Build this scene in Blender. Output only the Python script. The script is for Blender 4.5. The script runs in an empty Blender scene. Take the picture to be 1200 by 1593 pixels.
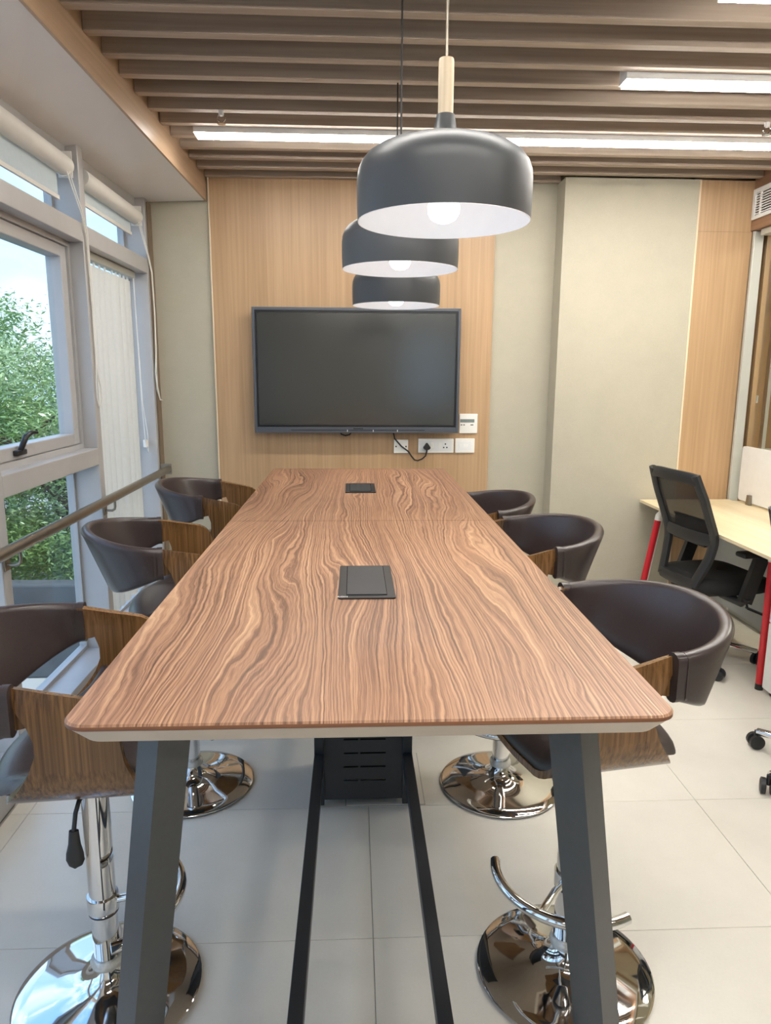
import bpy, bmesh, math, random
from mathutils import Vector, Matrix
R = math.radians
PI = math.pi
random.seed(7)
SC = bpy.context.scene
COL = SC.collection

# ------------------------------------------------------------------ camera
cam_d = bpy.data.cameras.new('camera')
cam = bpy.data.objects.new('camera', cam_d); COL.objects.link(cam)
cam_d.sensor_fit = 'HORIZONTAL'; cam_d.sensor_width = 36.0; cam_d.lens = 33.24
cam_d.clip_start = 0.02; cam_d.clip_end = 300
CAMROWS = ((0.99900732, 0.00343299, -0.04441386), (-0.04425291, 0.19073005, -0.98064455), (0.00510451, 0.98163652, 0.19069264))
cam.matrix_world = Matrix.Translation((0, 0, 1.5)) @ Matrix(CAMROWS).to_4x4()
SC.camera = cam

# ------------------------------------------------------------------ world, sun, exposure
W = bpy.data.worlds.new('sky'); SC.world = W; W.use_nodes = True
wn = W.node_tree; wn.nodes.clear()
def wnode(t, **k):
    n = wn.nodes.new(t)
    for a, b in k.items(): setattr(n, a, b)
    return n
wout = wnode('ShaderNodeOutputWorld'); wbg = wnode('ShaderNodeBackground')
wtc = wnode('ShaderNodeTexCoord'); wsx = wnode('ShaderNodeSeparateXYZ')
wr = wnode('ShaderNodeValToRGB'); wns = wnode('ShaderNodeTexNoise'); wmp = wnode('ShaderNodeMapping')
wcr = wnode('ShaderNodeValToRGB'); wmx = wnode('ShaderNodeMixRGB')
wr.color_ramp.elements[0].position = 0.0; wr.color_ramp.elements[0].color = (0.52, 0.72, 0.98, 1)
wr.color_ramp.elements[1].position = 0.8; wr.color_ramp.elements[1].color = (0.24, 0.48, 1.0, 1)
wmp.inputs['Scale'].default_value = (2.2, 2.2, 5.0)
wns.inputs['Scale'].default_value = 1.6; wns.inputs['Detail'].default_value = 6
wcr.color_ramp.elements[0].position = 0.44; wcr.color_ramp.elements[1].position = 0.74
wmx.inputs['Color2'].default_value = (0.84, 0.92, 1.0, 1)
L = wn.links.new
L(wtc.outputs['Generated'], wsx.inputs[0]); L(wsx.outputs['Z'], wr.inputs['Fac'])
L(wtc.outputs['Generated'], wmp.inputs['Vector']); L(wmp.outputs[0], wns.inputs['Vector'])
L(wns.outputs['Fac'], wcr.inputs['Fac']); L(wcr.outputs['Color'], wmx.inputs['Fac'])
L(wr.outputs['Color'], wmx.inputs['Color1']); L(wmx.outputs['Color'], wbg.inputs['Color'])
wbg.inputs['Strength'].default_value = 1.9
L(wbg.outputs[0], wout.inputs[0])

sun_d = bpy.data.lights.new('sun', 'SUN'); sun_d.energy = 4.5; sun_d.angle = R(1.0); sun_d.color = (1.0, 0.95, 0.86)
sun = bpy.data.objects.new('sun', sun_d); COL.objects.link(sun)
sun.location = (8, -3, 20)
sun.rotation_euler = Vector((-0.50, 0.22, -0.80)).to_track_quat('-Z', 'Y').to_euler()

vs = SC.view_settings
vs.view_transform = 'Standard'; vs.look = 'None'; vs.gamma = 1.0; vs.use_curve_mapping = False
vs.exposure = 0.2
SC.cycles.caustics_reflective = False; SC.cycles.caustics_refractive = False; SC.cycles.max_bounces = 9
LED = 46.0          # emission of the linear ceiling lights
BULB = 7.5         # emission of the pendant bulbs

# ------------------------------------------------------------------ mesh helpers
BASE = {}
class MB:
    def __init__(s): s.v = []; s.f = []
    def add(s, vs_, fs):
        n = len(s.v); s.v += [tuple(p) for p in vs_]; s.f += [tuple(i + n for i in f) for f in fs]; return s
    def box(s, x0, x1, y0, y1, z0, z1, bev=0.0):
        if bev > 0:
            bm = bmesh.new(); bmesh.ops.create_cube(bm, size=1)
            for v in bm.verts:
                v.co = Vector(((x0 + x1) / 2 + v.co.x * (x1 - x0), (y0 + y1) / 2 + v.co.y * (y1 - y0), (z0 + z1) / 2 + v.co.z * (z1 - z0)))
            bmesh.ops.bevel(bm, geom=bm.edges[:], offset=bev, segments=2, affect='EDGES', profile=0.5)
            bm.verts.index_update()
            s.add([v.co for v in bm.verts], [[v.index for v in f.verts] for f in bm.faces]); bm.free(); return s
        p = [(x0, y0, z0), (x1, y0, z0), (x1, y1, z0), (x0, y1, z0), (x0, y0, z1), (x1, y0, z1), (x1, y1, z1), (x0, y1, z1)]
        return s.add(p, [(0, 3, 2, 1), (4, 5, 6, 7), (0, 1, 5, 4), (1, 2, 6, 5), (2, 3, 7, 6), (3, 0, 4, 7)])
    def grid(s, rows, cu=False, cv=False, flip=False):
        n, m = len(rows), len(rows[0]); vs_ = [p for r in rows for p in r]; fs = []
        for i in range(n if cu else n - 1):
            for j in range(m if cv else m - 1):
                a, b = i * m + j, i * m + (j + 1) % m
                c, d = ((i + 1) % n) * m + (j + 1) % m, ((i + 1) % n) * m + j
                fs.append((a, d, c, b) if flip else (a, b, c, d))
        return s.add(vs_, fs)
    def lathe(s, prof, c=(0, 0), n=32, z=0.0):
        rows = [[(c[0] + r * math.cos(2 * PI * k / n), c[1] + r * math.sin(2 * PI * k / n), z + h) for k in range(n)] for r, h in prof]
        return s.grid(rows, cv=True)
    def tube(s, pts, r, n=10, caps=True):
        pts = [Vector(p) for p in pts]; rs = r if isinstance(r, (list, tuple)) else [r] * len(pts)
        t0 = (pts[1] - pts[0]).normalized(); up = Vector((0, 0, 1)) if abs(t0.z) < 0.9 else Vector((1, 0, 0))
        nrm = t0.cross(up).normalized(); rows = []
        for i, p in enumerate(pts):
            t = (pts[min(i + 1, len(pts) - 1)] - pts[max(i - 1, 0)]).normalized()
            nrm = (nrm - t * nrm.dot(t)).normalized(); b = t.cross(nrm)
            rows.append([p + (nrm * math.cos(2 * PI * k / n) + b * math.sin(2 * PI * k / n)) * rs[i] for k in range(n)])
        k0 = len(s.v); s.grid(rows, cv=True)
        if caps:
            s.f.append(tuple(k0 + k for k in range(n))[::-1]); e = k0 + (len(rows) - 1) * n
            s.f.append(tuple(e + k for k in range(n)))
        return s
    def prism(s, poly, a, b, axis='z'):
        # poly in the two other axes, extruded from a to b along axis
        def P(u, w, t): return {'z': (u, w, t), 'y': (u, t, w), 'x': (t, u, w)}[axis]
        n = len(poly); vs_ = [P(u, w, a) for u, w in poly] + [P(u, w, b) for u, w in poly]
        fs = [tuple(range(n))[::-1], tuple(range(n, 2 * n))] + [(i, (i + 1) % n, n + (i + 1) % n, n + i) for i in range(n)]
        return s.add(vs_, fs)
    def bar(s, p, q, w, h, up=(0, 0, 1), rot=0.0):
        # rectangular bar between two points
        p, q = Vector(p), Vector(q); t = (q - p).normalized(); a = t.cross(Vector(up)).normalized(); b = a.cross(t)
        if rot: a, b = a * math.cos(rot) + b * math.sin(rot), b * math.cos(rot) - a * math.sin(rot)
        o = [a * (sx * w / 2) + b * (sz * h / 2) for sx, sz in ((-1, -1), (1, -1), (1, 1), (-1, 1))]
        return s.add([p + d for d in o] + [q + d for d in o],
                     [(0, 3, 2, 1), (4, 5, 6, 7), (0, 1, 5, 4), (1, 2, 6, 5), (2, 3, 7, 6), (3, 0, 4, 7)])
    def xf(s, M_):
        s.v = [tuple(M_ @ Vector(p)) for p in s.v]; return s
    def build(s, name, mat, parent=None, smooth=35, label=None):
        me = bpy.data.meshes.new(name)
        b = BASE.get(parent.name, (0, 0, 0)) if parent else (0, 0, 0)
        me.from_pydata([(p[0] - b[0], p[1] - b[1], p[2] - b[2]) for p in s.v], [], s.f)
        bm = bmesh.new(); bm.from_mesh(me); bmesh.ops.recalc_face_normals(bm, faces=bm.faces[:]); bm.to_mesh(me); bm.free()
        if mat: me.materials.append(mat)
        if smooth:
            for p in me.polygons: p.use_smooth = True
            me.set_sharp_from_angle(angle=R(smooth))
        o = bpy.data.objects.new(name, me); COL.objects.link(o)
        if parent:
            o.parent = parent; BASE[o.name] = b
        if label: o['label'] = label
        return o
def tag(o, label=None, cat=None, group=None, kind=None):
    for k, v in (('label', label), ('category', cat), ('group', group), ('kind', kind)):
        if v: o[k] = v
    return o
def thing(name, loc, label=None, cat=None, group=None, kind=None):
    o = bpy.data.objects.new(name, None); COL.objects.link(o); o.location = loc; o.empty_display_size = 0.1
    BASE[o.name] = tuple(loc)
    return tag(o, label, cat, group, kind)
def copy_tree(o, parent=None):
    c = o.copy(); COL.objects.link(c); c.parent = parent
    for ch in [x for x in bpy.data.objects if x.parent == o]: copy_tree(ch, c)
    return c
def text_part(name, body, size, mat, parent, loc, rot):
    cu = bpy.data.curves.new(name, 'FONT'); cu.body = body; cu.size = size; cu.align_x = 'CENTER'; cu.align_y = 'CENTER'; cu.extrude = 0.0003
    tmp = bpy.data.objects.new(name, cu); COL.objects.link(tmp)
    bpy.context.view_layer.update()
    me = bpy.data.meshes.new_from_object(tmp.evaluated_get(bpy.context.evaluated_depsgraph_get()))
    bpy.data.objects.remove(tmp)
    me.materials.clear(); me.materials.append(mat)
    o = bpy.data.objects.new(name, me); COL.objects.link(o); o.parent = parent
    b = BASE.get(parent.name, (0, 0, 0)); o.location = (loc[0] - b[0], loc[1] - b[1], loc[2] - b[2]); o.rotation_euler = rot
    return o

# ------------------------------------------------------------------ materials
def lin(c):
    c = c / 255.0
    return c / 12.92 if c <= 0.04045 else ((c + 0.055) / 1.055) ** 2.4
def rgb(r, g, b): return (lin(r), lin(g), lin(b), 1.0)
class NT:
    def __init__(s, name):
        s.m = bpy.data.materials.new(name); s.m.use_nodes = True; s.t = s.m.node_tree
        s.b = s.t.nodes['Principled BSDF']; s.out = s.t.nodes['Material Output']
    def n(s, typ, **k):
        nd = s.t.nodes.new(typ)
        for a, v in k.items(): setattr(nd, a, v)
        return nd
    def l(s, a, b): s.t.links.new(a, b)
    def math(s, op, a, b=None):
        nd = s.n('ShaderNodeMath', operation=op)
        for i, v in enumerate((a, b)):
            if v is None: continue
            if isinstance(v, (int, float)): nd.inputs[i].default_value = v
            else: s.l(v, nd.inputs[i])
        return nd.outputs[0]
    def obj(s, scale=(1, 1, 1)):
        tc = s.n('ShaderNodeTexCoord'); mp = s.n('ShaderNodeMapping'); mp.inputs['Scale'].default_value = scale
        s.l(tc.outputs['Object'], mp.inputs['Vector']); return mp.outputs[0]
    def noise(s, vec, scale=1, detail=3, rough=0.5):
        nd = s.n('ShaderNodeTexNoise'); nd.inputs['Scale'].default_value = scale; nd.inputs['Detail'].default_value = detail
        nd.inputs['Roughness'].default_value = rough; s.l(vec, nd.inputs['Vector']); return nd.outputs['Fac']
    def ramp(s, fac, stops):
        nd = s.n('ShaderNodeValToRGB'); e = nd.color_ramp.elements
        while len(e) < len(stops): e.new(0.5)
        for i, (p, c) in enumerate(stops): e[i].position = p; e[i].color = c
        s.l(fac, nd.inputs['Fac']); return nd.outputs['Color']
    def mix(s, fac, a, b, blend='MIX'):
        nd = s.n('ShaderNodeMixRGB', blend_type=blend)
        for i, v in zip((0, 1, 2), (fac, a, b)):
            if isinstance(v, (int, float, tuple)): nd.inputs[i].default_value = v
            else: s.l(v, nd.inputs[i])
        return nd.outputs[0]
    def bump(s, h, strength=0.1, dist=0.01):
        nd = s.n('ShaderNodeBump'); nd.inputs['Strength'].default_value = strength; nd.inputs['Distance'].default_value = dist
        s.l(h, nd.inputs['Height']); s.l(nd.outputs[0], s.b.inputs['Normal'])
def plain(name, c, rough=0.5, metal=0.0, var=0.06, scale=20, bump=0.0, spec=None):
    t = NT(name); v = t.obj(); n = t.noise(v, scale, 4)
    a = tuple(x * (1 - var) for x in c[:3]) + (1,); b = tuple(min(1, x * (1 + var)) for x in c[:3]) + (1,)
    t.l(t.ramp(n, [(0.3, a), (0.7, b)]), t.b.inputs['Base Color'])
    t.b.inputs['Roughness'].default_value = rough; t.b.inputs['Metallic'].default_value = metal
    if spec is not None: t.b.inputs['Specular IOR Level'].default_value = spec
    if bump: t.bump(n, bump, 0.002)
    return t.m
def emit(name, c, s):
    t = NT(name); e = t.n('ShaderNodeEmission'); e.inputs['Color'].default_value = c; e.inputs['Strength'].default_value = s
    t.l(e.outputs[0], t.out.inputs['Surface']); return t.m
def straight_wood(name, c0, c1, axis='z', rough=0.45, lines=60, bump=0.05):
    # veneer with fine straight grain running along one axis
    t = NT(name)
    sc = {'z': (lines, lines, 1.2), 'x': (1.2, lines, lines), 'y': (lines, 1.2, lines)}[axis]
    sw = {'z': (5, 5, 0.35), 'x': (0.35, 5, 5), 'y': (5, 0.35, 5)}[axis]
    n1 = t.noise(t.obj(sc), 1, 4, 0.6); n2 = t.noise(t.obj(sw), 1, 2)
    f = t.math('ADD', t.math('MULTIPLY', n1, 0.6), t.math('MULTIPLY', n2, 0.4))
    t.l(t.ramp(f, [(0.36, c0), (0.64, c1)]), t.b.inputs['Base Color'])
    t.b.inputs['Roughness'].default_value = rough; t.bump(n1, bump, 0.001); return t.m
def walnut_top():
    # laminate with wavy cathedral grain running along the table
    t = NT('walnut_laminate'); tc = t.n('ShaderNodeTexCoord'); sp = t.n('ShaderNodeSeparateXYZ'); t.l(tc.outputs['Object'], sp.inputs[0])
    X, Y = sp.outputs['X'], sp.outputs['Y']
    n1 = t.noise(t.obj((3.4, 0.60, 1)), 1, 2, 0.4)
    n2 = t.noise(t.obj((13, 3.2, 1)), 1, 2, 0.5)
    n3 = t.noise(t.obj((60, 20, 1)), 1, 2, 0.5)
    u = t.math('ADD', t.math('MULTIPLY', X, 165.0), t.math('MULTIPLY', n1, 56.0))
    u = t.math('ADD', u, t.math('MULTIPLY', n2, 5.0)); u = t.math('ADD', u, t.math('MULTIPLY', n3, 0.7))
    cmb = t.n('ShaderNodeCombineXYZ'); t.l(u, cmb.inputs[0]); t.l(t.math('MULTIPLY', Y, 0.7), cmb.inputs[1])
    g1 = t.noise(cmb.outputs[0], 1.0, 2, 0.55)
    g2 = t.noise(cmb.outputs[0], 3.1, 2, 0.5)
    sn = t.math('ADD', t.math('MULTIPLY', t.math('SINE', t.math('MULTIPLY', u, 4.6)), 0.5), 0.5)
    fine = t.noise(t.obj((520, 10, 1)), 1, 3, 0.65)
    tone = t.noise(t.obj((3.0, 0.45, 1)), 1, 3, 0.5)
    f = t.math('ADD', t.math('MULTIPLY', g1, 0.62), t.math('MULTIPLY', g2, 0.30))
    f = t.math('ADD', f, t.math('MULTIPLY', sn, 0.09))
    f = t.math('ADD', f, t.math('MULTIPLY', fine, 0.30)); f = t.math('ADD', f, t.math('MULTIPLY', tone, 0.26)); f = t.math('SUBTRACT', f, 0.27)
    c = t.ramp(f, [(0.30, rgb(82, 55, 41)), (0.43, rgb(126, 90, 67)), (0.54, rgb(164, 122, 93)), (0.72, rgb(202, 163, 127))])
    t.l(c, t.b.inputs['Base Color'])
    t.b.inputs['Roughness'].default_value = 0.38
    t.bump(f, 0.12, 0.002); return t.m
def glass(name, tint=(0.93, 0.97, 0.97, 1), refl=1.0):
    t = NT(name); tr = t.n('ShaderNodeBsdfTransparent'); tr.inputs['Color'].default_value = tint
    gl = t.n('ShaderNodeBsdfGlossy'); gl.inputs['Roughness'].default_value = 0.0
    lw = t.n('ShaderNodeLayerWeight'); lw.inputs['Blend'].default_value = 0.5
    sch = t.math('ADD', t.math('MULTIPLY', t.math('POWER', lw.outputs['Facing'], 5.0), 0.9), 0.03)
    nz = t.noise(t.obj((3, 3, 3)), 1, 2); mx = t.n('ShaderNodeMixShader')
    t.l(t.math('MULTIPLY', sch, t.math('MULTIPLY', t.math('ADD', t.math('MULTIPLY', nz, 0.1), 0.95), refl * 0.5)), mx.inputs[0])
    t.l(tr.outputs[0], mx.inputs[1]); t.l(gl.outputs[0], mx.inputs[2]); t.l(mx.outputs[0], t.out.inputs['Surface']); return t.m
def leafy(name, c0, c1):
    t = NT(name); n = t.noise(t.obj((1, 1, 1)), 1.1, 4)
    c = t.ramp(n, [(0.3, c0), (0.7, c1)])
    d = t.n('ShaderNodeBsdfDiffuse'); tl = t.n('ShaderNodeBsdfTranslucent'); g = t.n('ShaderNodeBsdfGlossy'); g.inputs['Roughness'].default_value = 0.35
    t.l(c, d.inputs[0]); t.l(c, tl.inputs[0])
    m1 = t.n('ShaderNodeMixShader'); m1.inputs[0].default_value = 0.35; t.l(d.outputs[0], m1.inputs[1]); t.l(tl.outputs[0], m1.inputs[2])
    m2 = t.n('ShaderNodeMixShader'); m2.inputs[0].default_value = 0.10; t.l(m1.outputs[0], m2.inputs[1]); t.l(g.outputs[0], m2.inputs[2])
    t.l(m2.outputs[0], t.out.inputs['Surface']); return t.m
def translucent(name, c, f=0.4):
    t = NT(name); n = t.noise(t.obj((1, 1, 1)), 60, 3)
    cc = t.ramp(n, [(0.2, tuple(x * 0.95 for x in c[:3]) + (1,)), (0.8, c)])
    d = t.n('ShaderNodeBsdfDiffuse'); tl = t.n('ShaderNodeBsdfTranslucent'); t.l(cc, d.inputs[0]); t.l(cc, tl.inputs[0])
    m1 = t.n('ShaderNodeMixShader'); m1.inputs[0].default_value = f; t.l(d.outputs[0], m1.inputs[1]); t.l(tl.outputs[0], m1.inputs[2])
    t.l(m1.outputs[0], t.out.inputs['Surface']); return t.m
def mesh_fabric():
    t = NT('chair_mesh_fabric'); tr = t.n('ShaderNodeBsdfTransparent'); tr.inputs['Color'].default_value = (0.8, 0.8, 0.8, 1)
    t.b.inputs['Base Color'].default_value = rgb(28, 28, 29); t.b.inputs['Roughness'].default_value = 0.8
    n = t.noise(t.obj((1, 1, 1)), 30, 2); mx = t.n('ShaderNodeMixShader')
    t.l(t.math('ADD', t.math('MULTIPLY', n, 0.1), 0.62), mx.inputs[0]); t.l(tr.outputs[0], mx.inputs[1]); t.l(t.b.outputs[0], mx.inputs[2])
    t.l(mx.outputs[0], t.out.inputs['Surface']); return t.m
def tile_mat():
    t = NT('floor_porcelain'); n = t.noise(t.obj((1.3, 1.3, 1)), 2.0, 5, 0.6); n2 = t.noise(t.obj((1, 1, 1)), 140, 2)
    f = t.math('ADD', t.math('MULTIPLY', n, 0.8), t.math('MULTIPLY', n2, 0.2))
    t.l(t.ramp(f, [(0.3, rgb(216, 211, 200)), (0.7, rgb(228, 223, 212))]), t.b.inputs['Base Color'])
    t.b.inputs['Roughness'].default_value = 0.24; t.b.inputs['Specular IOR Level'].default_value = 0.4; t.bump(n, 0.02, 0.002); return t.m
def wallpaper(name, c):
    t = NT(name); n = t.noise(t.obj((1, 1, 1)), 260, 2); n2 = t.noise(t.obj((1, 1, 1)), 9, 5, 0.7); n3 = t.noise(t.obj((1, 1, 1)), 1.2, 2)
    f = t.math('ADD', t.math('MULTIPLY', n, 0.35), t.math('ADD', t.math('MULTIPLY', n2, 0.35), t.math('MULTIPLY', n3, 0.3)))
    t.l(t.ramp(f, [(0.3, tuple(x * 0.90 for x in c[:3]) + (1,)), (0.7, tuple(min(1, x * 1.06) for x in c[:3]) + (1,))]), t.b.inputs['Base Color'])
    t.b.inputs['Roughness'].default_value = 0.85; t.bump(n, 0.08, 0.002); return t.m

M = dict(
    walnut=walnut_top(),
    edge=straight_wood('walnut_edge_band', rgb(96, 58, 36), rgb(142, 92, 58), 'x', 0.4, 90),
    bevel=plain('table_underside_bevel', rgb(182, 167, 150), 0.45, var=0.04),
    blackmetal=plain('black_powder_coat', rgb(44, 46, 49), 0.42, 0.0, 0.05, 60, 0.03),
    darkmetal=plain('charcoal_powder_coat', rgb(66, 68, 70), 0.40, 0.0, 0.05, 60, 0.03),
    blackplastic=plain('black_plastic', rgb(30, 31, 33), 0.4),
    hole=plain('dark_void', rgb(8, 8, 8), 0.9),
    beech=straight_wood('beech_veneer', rgb(164, 132, 97), rgb(186, 154, 118), 'z', 0.42, 70),
    beech_dark=straight_wood('beech_veneer_bulkhead', rgb(140, 106, 80), rgb(160, 124, 96), 'y', 0.45, 60),
    soffit_wood=straight_wood('soffit_edge_wood', rgb(174, 146, 118), rgb(194, 166, 138), 'y', 0.35, 50),
    slat=straight_wood('slat_wood', rgb(150, 133, 118), rgb(182, 165, 149), 'x', 0.5, 50, 0.1),
    ceil=plain('ceiling_dark_board', rgb(120, 105, 92), 0.8),
    soffit=plain('soffit_paint', rgb(232, 229, 228), 0.3, var=0.02, scale=3),
    wall=wallpaper('beige_wall_covering', rgb(180, 174, 156)),
    wallplain=plain('painted_wall', rgb(214, 208, 196), 0.8, var=0.02),
    tile=tile_mat(),
    grout=plain('grout', rgb(172, 168, 160), 0.9),
    alu=plain('grey_window_aluminium', rgb(184, 183, 183), 0.42, 0.15, 0.03, 8),
    alu2=plain('partition_aluminium', rgb(196, 196, 188), 0.4, 0.3, 0.03, 8),
    steel=plain('brushed_steel', rgb(150, 142, 130), 0.3, 0.9, 0.05, 40),
    chrome=plain('chrome', rgb(225, 225, 225), 0.05, 1.0, 0.01, 5),
    leather=plain('dark_brown_leather', rgb(58, 48, 47), 0.30, 0.0, 0.08, 180, 0.08),
    ply=straight_wood('bent_walnut_ply', rgb(62, 40, 20), rgb(136, 98, 58), 'z', 0.22, 150),
    clear=plain('clear_plastic_ring', rgb(215, 215, 210), 0.15, 0.3, 0.1, 90, 0.6),
    shade_out=plain('matt_charcoal_shade', rgb(64, 66, 69), 0.42, 0.0, 0.03, 12),
    shade_in=plain('white_shade_inside', rgb(240, 240, 242), 0.5, 0.0, 0.02),
    lightwood=straight_wood('pale_ash_neck', rgb(206, 184, 152), rgb(228, 210, 182), 'z', 0.5, 120),
    cable=plain('black_cable', rgb(24, 22, 22), 0.5),
    led=emit('led_diffuser', (1.0, 0.965, 0.905, 1), LED),
    ledfill=emit('added_led_panel', (1.0, 0.95, 0.87, 1), 42.0),  # emission of the added lamp in the next room
    bulb=emit('pendant_bulb', (0.96, 0.98, 1.0, 1), BULB),
    white=plain('white_enamel', rgb(232, 232, 230), 0.4, 0.0, 0.02),
    whiteplastic=plain('white_plastic', rgb(238, 236, 230), 0.35, 0.0, 0.02),
    screen=plain('matt_dark_screen', rgb(42, 43, 41), 0.17, 0.0, 0.05, 3, 0.0, 1.0),
    bezel=plain('tv_frame_grey_blue', rgb(86, 90, 98), 0.35, 0.4, 0.03),
    bezelblack=plain('tv_inner_bezel', rgb(14, 15, 18), 0.3),
    glass=glass('window_glass'), pglass=glass('partition_glass', (0.92, 0.93, 0.90, 1), 1.4),
    vane=translucent('blind_vane_fabric', rgb(240, 239, 234), 0.4),
    roller=plain('roller_fabric_white', rgb(222, 220, 214), 0.6, 0.0, 0.02),
    rollfab=translucent('roller_fabric_thin', rgb(228, 232, 230), 0.45),
    cord=plain('white_cord', rgb(228, 226, 220), 0.6),
    maple=straight_wood('maple_top', rgb(216, 196, 156), rgb(230, 214, 180), 'y', 0.35, 40),
    red=plain('red_lacquer', rgb(196, 30, 42), 0.3, 0.0, 0.04),
    meshfab=mesh_fabric(),
    seatfab=plain('black_seat_fabric', rgb(26, 26, 27), 0.9, 0.0, 0.1, 200, 0.2),
    frame=plain('black_chair_frame', rgb(40, 41, 43), 0.45, 0.0, 0.04),
    leaf1=leafy('leaf_mid_green', rgb(84, 122, 62), rgb(158, 184, 112)),
    leaf2=leafy('leaf_pale_green', rgb(112, 146, 92), rgb(190, 206, 152)),
    leaf3=leafy('leaf_dark_green', rgb(64, 104, 66), rgb(124, 156, 98)),
    bark=plain('bark', rgb(86, 72, 58), 0.9, 0.0, 0.2, 12, 0.5),
    ground=plain('outdoor_ground', rgb(158, 160, 160), 0.95, 0.0, 0.1, 1),
    concrete=plain('grey_concrete_wall', rgb(74, 78, 82), 0.85, 0.0, 0.15, 3),
    room2=straight_wood('next_room_wall', rgb(172, 134, 92), rgb(190, 152, 110), 'z', 0.6, 20),
    trimbrown=plain('brown_grey_trim', rgb(122, 104, 86), 0.5),
    lcd=plain('lcd_grey', rgb(120, 130, 128), 0.3),
    greybtn=plain('grey_print', rgb(70, 72, 74), 0.6),
    modesty=plain('grey_modesty_panel', rgb(196, 200, 198), 0.5, 0.0, 0.02),
)

# ------------------------------------------------------------------ floor
TX, TY, X0, Y0 = 1.176, 0.5965, 0.048, 2.268
fl = MB().box(-1.36, 5.2, -2.8, 6.0, -0.14, -0.0085).build('floor', M['grout'], smooth=0); tag(fl, kind='structure')
tile_me = None
for i in range(-2, 5):
    for j in range(-9, 7):
        xa, xb = X0 + i * TX + 0.0008, X0 + (i + 1) * TX - 0.0008
        ya, yb = Y0 + j * TY + 0.0008, Y0 + (j + 1) * TY - 0.0008
        xa, xb, ya, yb = max(xa, -1.19), min(xb, 5.1), max(ya, -2.75), min(yb, 5.9)
        if xb - xa < 0.01 or yb - ya < 0.01: continue
        MB().box(xa, xb, ya, yb, -0.0085, 0.0, 0.0008).build('tile', M['tile'], fl, 0)

# ------------------------------------------------------------------ back wall
wb = MB().box(-1.36, 2.5, 4.52, 4.68, -0.14, 2.95).build('wall_back', M['wall'], smooth=0); tag(wb, kind='structure')
# wood panel behind the screen, in three boards
for xa, xb in ((-0.843, 0.858),):
    MB().box(xa, xb, 4.502, 4.52, 0.0, 2.62, 0.001).build('wood_panel', M['beech'], wb, 0)
MB().box(-0.851, -0.843, 4.498, 4.52, 0.0, 2.62).build('edge_trim', M['lightwood'], wb, 0)
colm = MB().box(1.232, 2.026, 4.36, 4.52, 0.0, 2.62).build('wall_column', M['wall'], smooth=0); tag(colm, kind='structure')
MB().box(2.026, 2.036, 4.357, 4.52, 0.0, 2.62).build('edge_trim', M['lightwood'], colm, 0)
ws = MB().box(2.036, 2.372, 4.372, 4.52, 0.0, 2.62).build('wall_wood_strip', M['beech'], smooth=0); tag(ws, kind='structure')
for z in (2.335,):
    MB().box(2.036, 2.372, 4.3705, 4.372, z, z + 0.002).build('joint_line', M['beech_dark'], ws, 0)

# ------------------------------------------------------------------ ceiling with slats
ce = MB().box(-1.36, 2.5, -2.8, 4.68, 2.80, 2.95).build('ceiling', M['ceil'], smooth=0); tag(ce, kind='structure')
def soff_x(y): return -0.905 + 0.023 * (y - 2.54)
slat_y = [2.505 + 0.1775 * k for k in range(-29, 11)]
for y in slat_y:
    MB().box(soff_x(y) + 0.002, 2.358, y, y + 0.042, 2.62, 2.745, 0.002).build('slat', M['slat'], ce, 0)
y = slat_y[-1] + 0.1775
for xa, xb in ((soff_x(y) + 0.002, 1.23), (2.04, 2.358)):
    MB().box(xa, xb, y, y + 0.042, 2.62, 2.745, 0.002).build('slat', M['slat'], ce, 0)

# boxed soffit over the windows: painted underside, wood-faced edge
def soff_zr(y): return 2.513 - 0.0075 * (y - 2.3)
def soff_zw(y): return 2.477 - 0.028 * (4.5 - y)
ya, yb = -2.7, 4.515
s = MB()
A = [(soff_x(ya) - 0.012, ya, soff_zr(ya)), (soff_x(yb) - 0.012, yb, soff_zr(yb)), (-1.36, yb, soff_zw(yb)), (-1.36, ya, soff_zw(ya))]
B = [(p[0], p[1], 2.79) for p in A]
n = 10
rows_lo = []
for k in range(n + 1):
    y = ya + (yb - ya) * k / n
    rows_lo.append([(soff_x(y) - 0.012, y, soff_zr(y)), (-1.36, y, soff_zw(y)), (-1.36, y, 2.79), (soff_x(y) - 0.012, y, 2.79)])
s.grid(rows_lo, cv=True)
s.f.append((0, 1, 2, 3)); e = n * 4; s.f.append((e + 3, e + 2, e + 1, e))
sof = s.build('ceiling_soffit', M['soffit'], smooth=0); tag(sof, kind='structure')
rows = []
for k in range(n + 1):
    y = ya + (yb - ya) * k / n
    rows.append([(soff_x(y) - 0.0115, y, soff_zr(y) - 0.004), (soff_x(y), y, soff_zr(y) - 0.004), (soff_x(y), y, 2.785), (soff_x(y) - 0.0115, y, 2.785)])
s = MB().grid(rows, cv=True); s.f.append((0, 1, 2, 3)); e = n * 4; s.f.append((e + 3, e + 2, e + 1, e))
s.build('edge_board', M['soffit_wood'], sof, 0)

# ------------------------------------------------------------------ wall behind the camera with its window
wr_ = MB()
wr_.box(-1.36, 0.75, -2.8, -2.65, 0, 2.8); wr_.box(1.65, 2.5, -2.8, -2.65, 0, 2.8); wr_.box(0.75, 1.65, -2.8, -2.65, 0, 0.95); wr_.box(0.75, 1.65, -2.8, -2.65, 2.25, 2.8)
wrear = wr_.build('wall_rear', M['wallplain'], smooth=0); tag(wrear, kind='structure')

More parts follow.
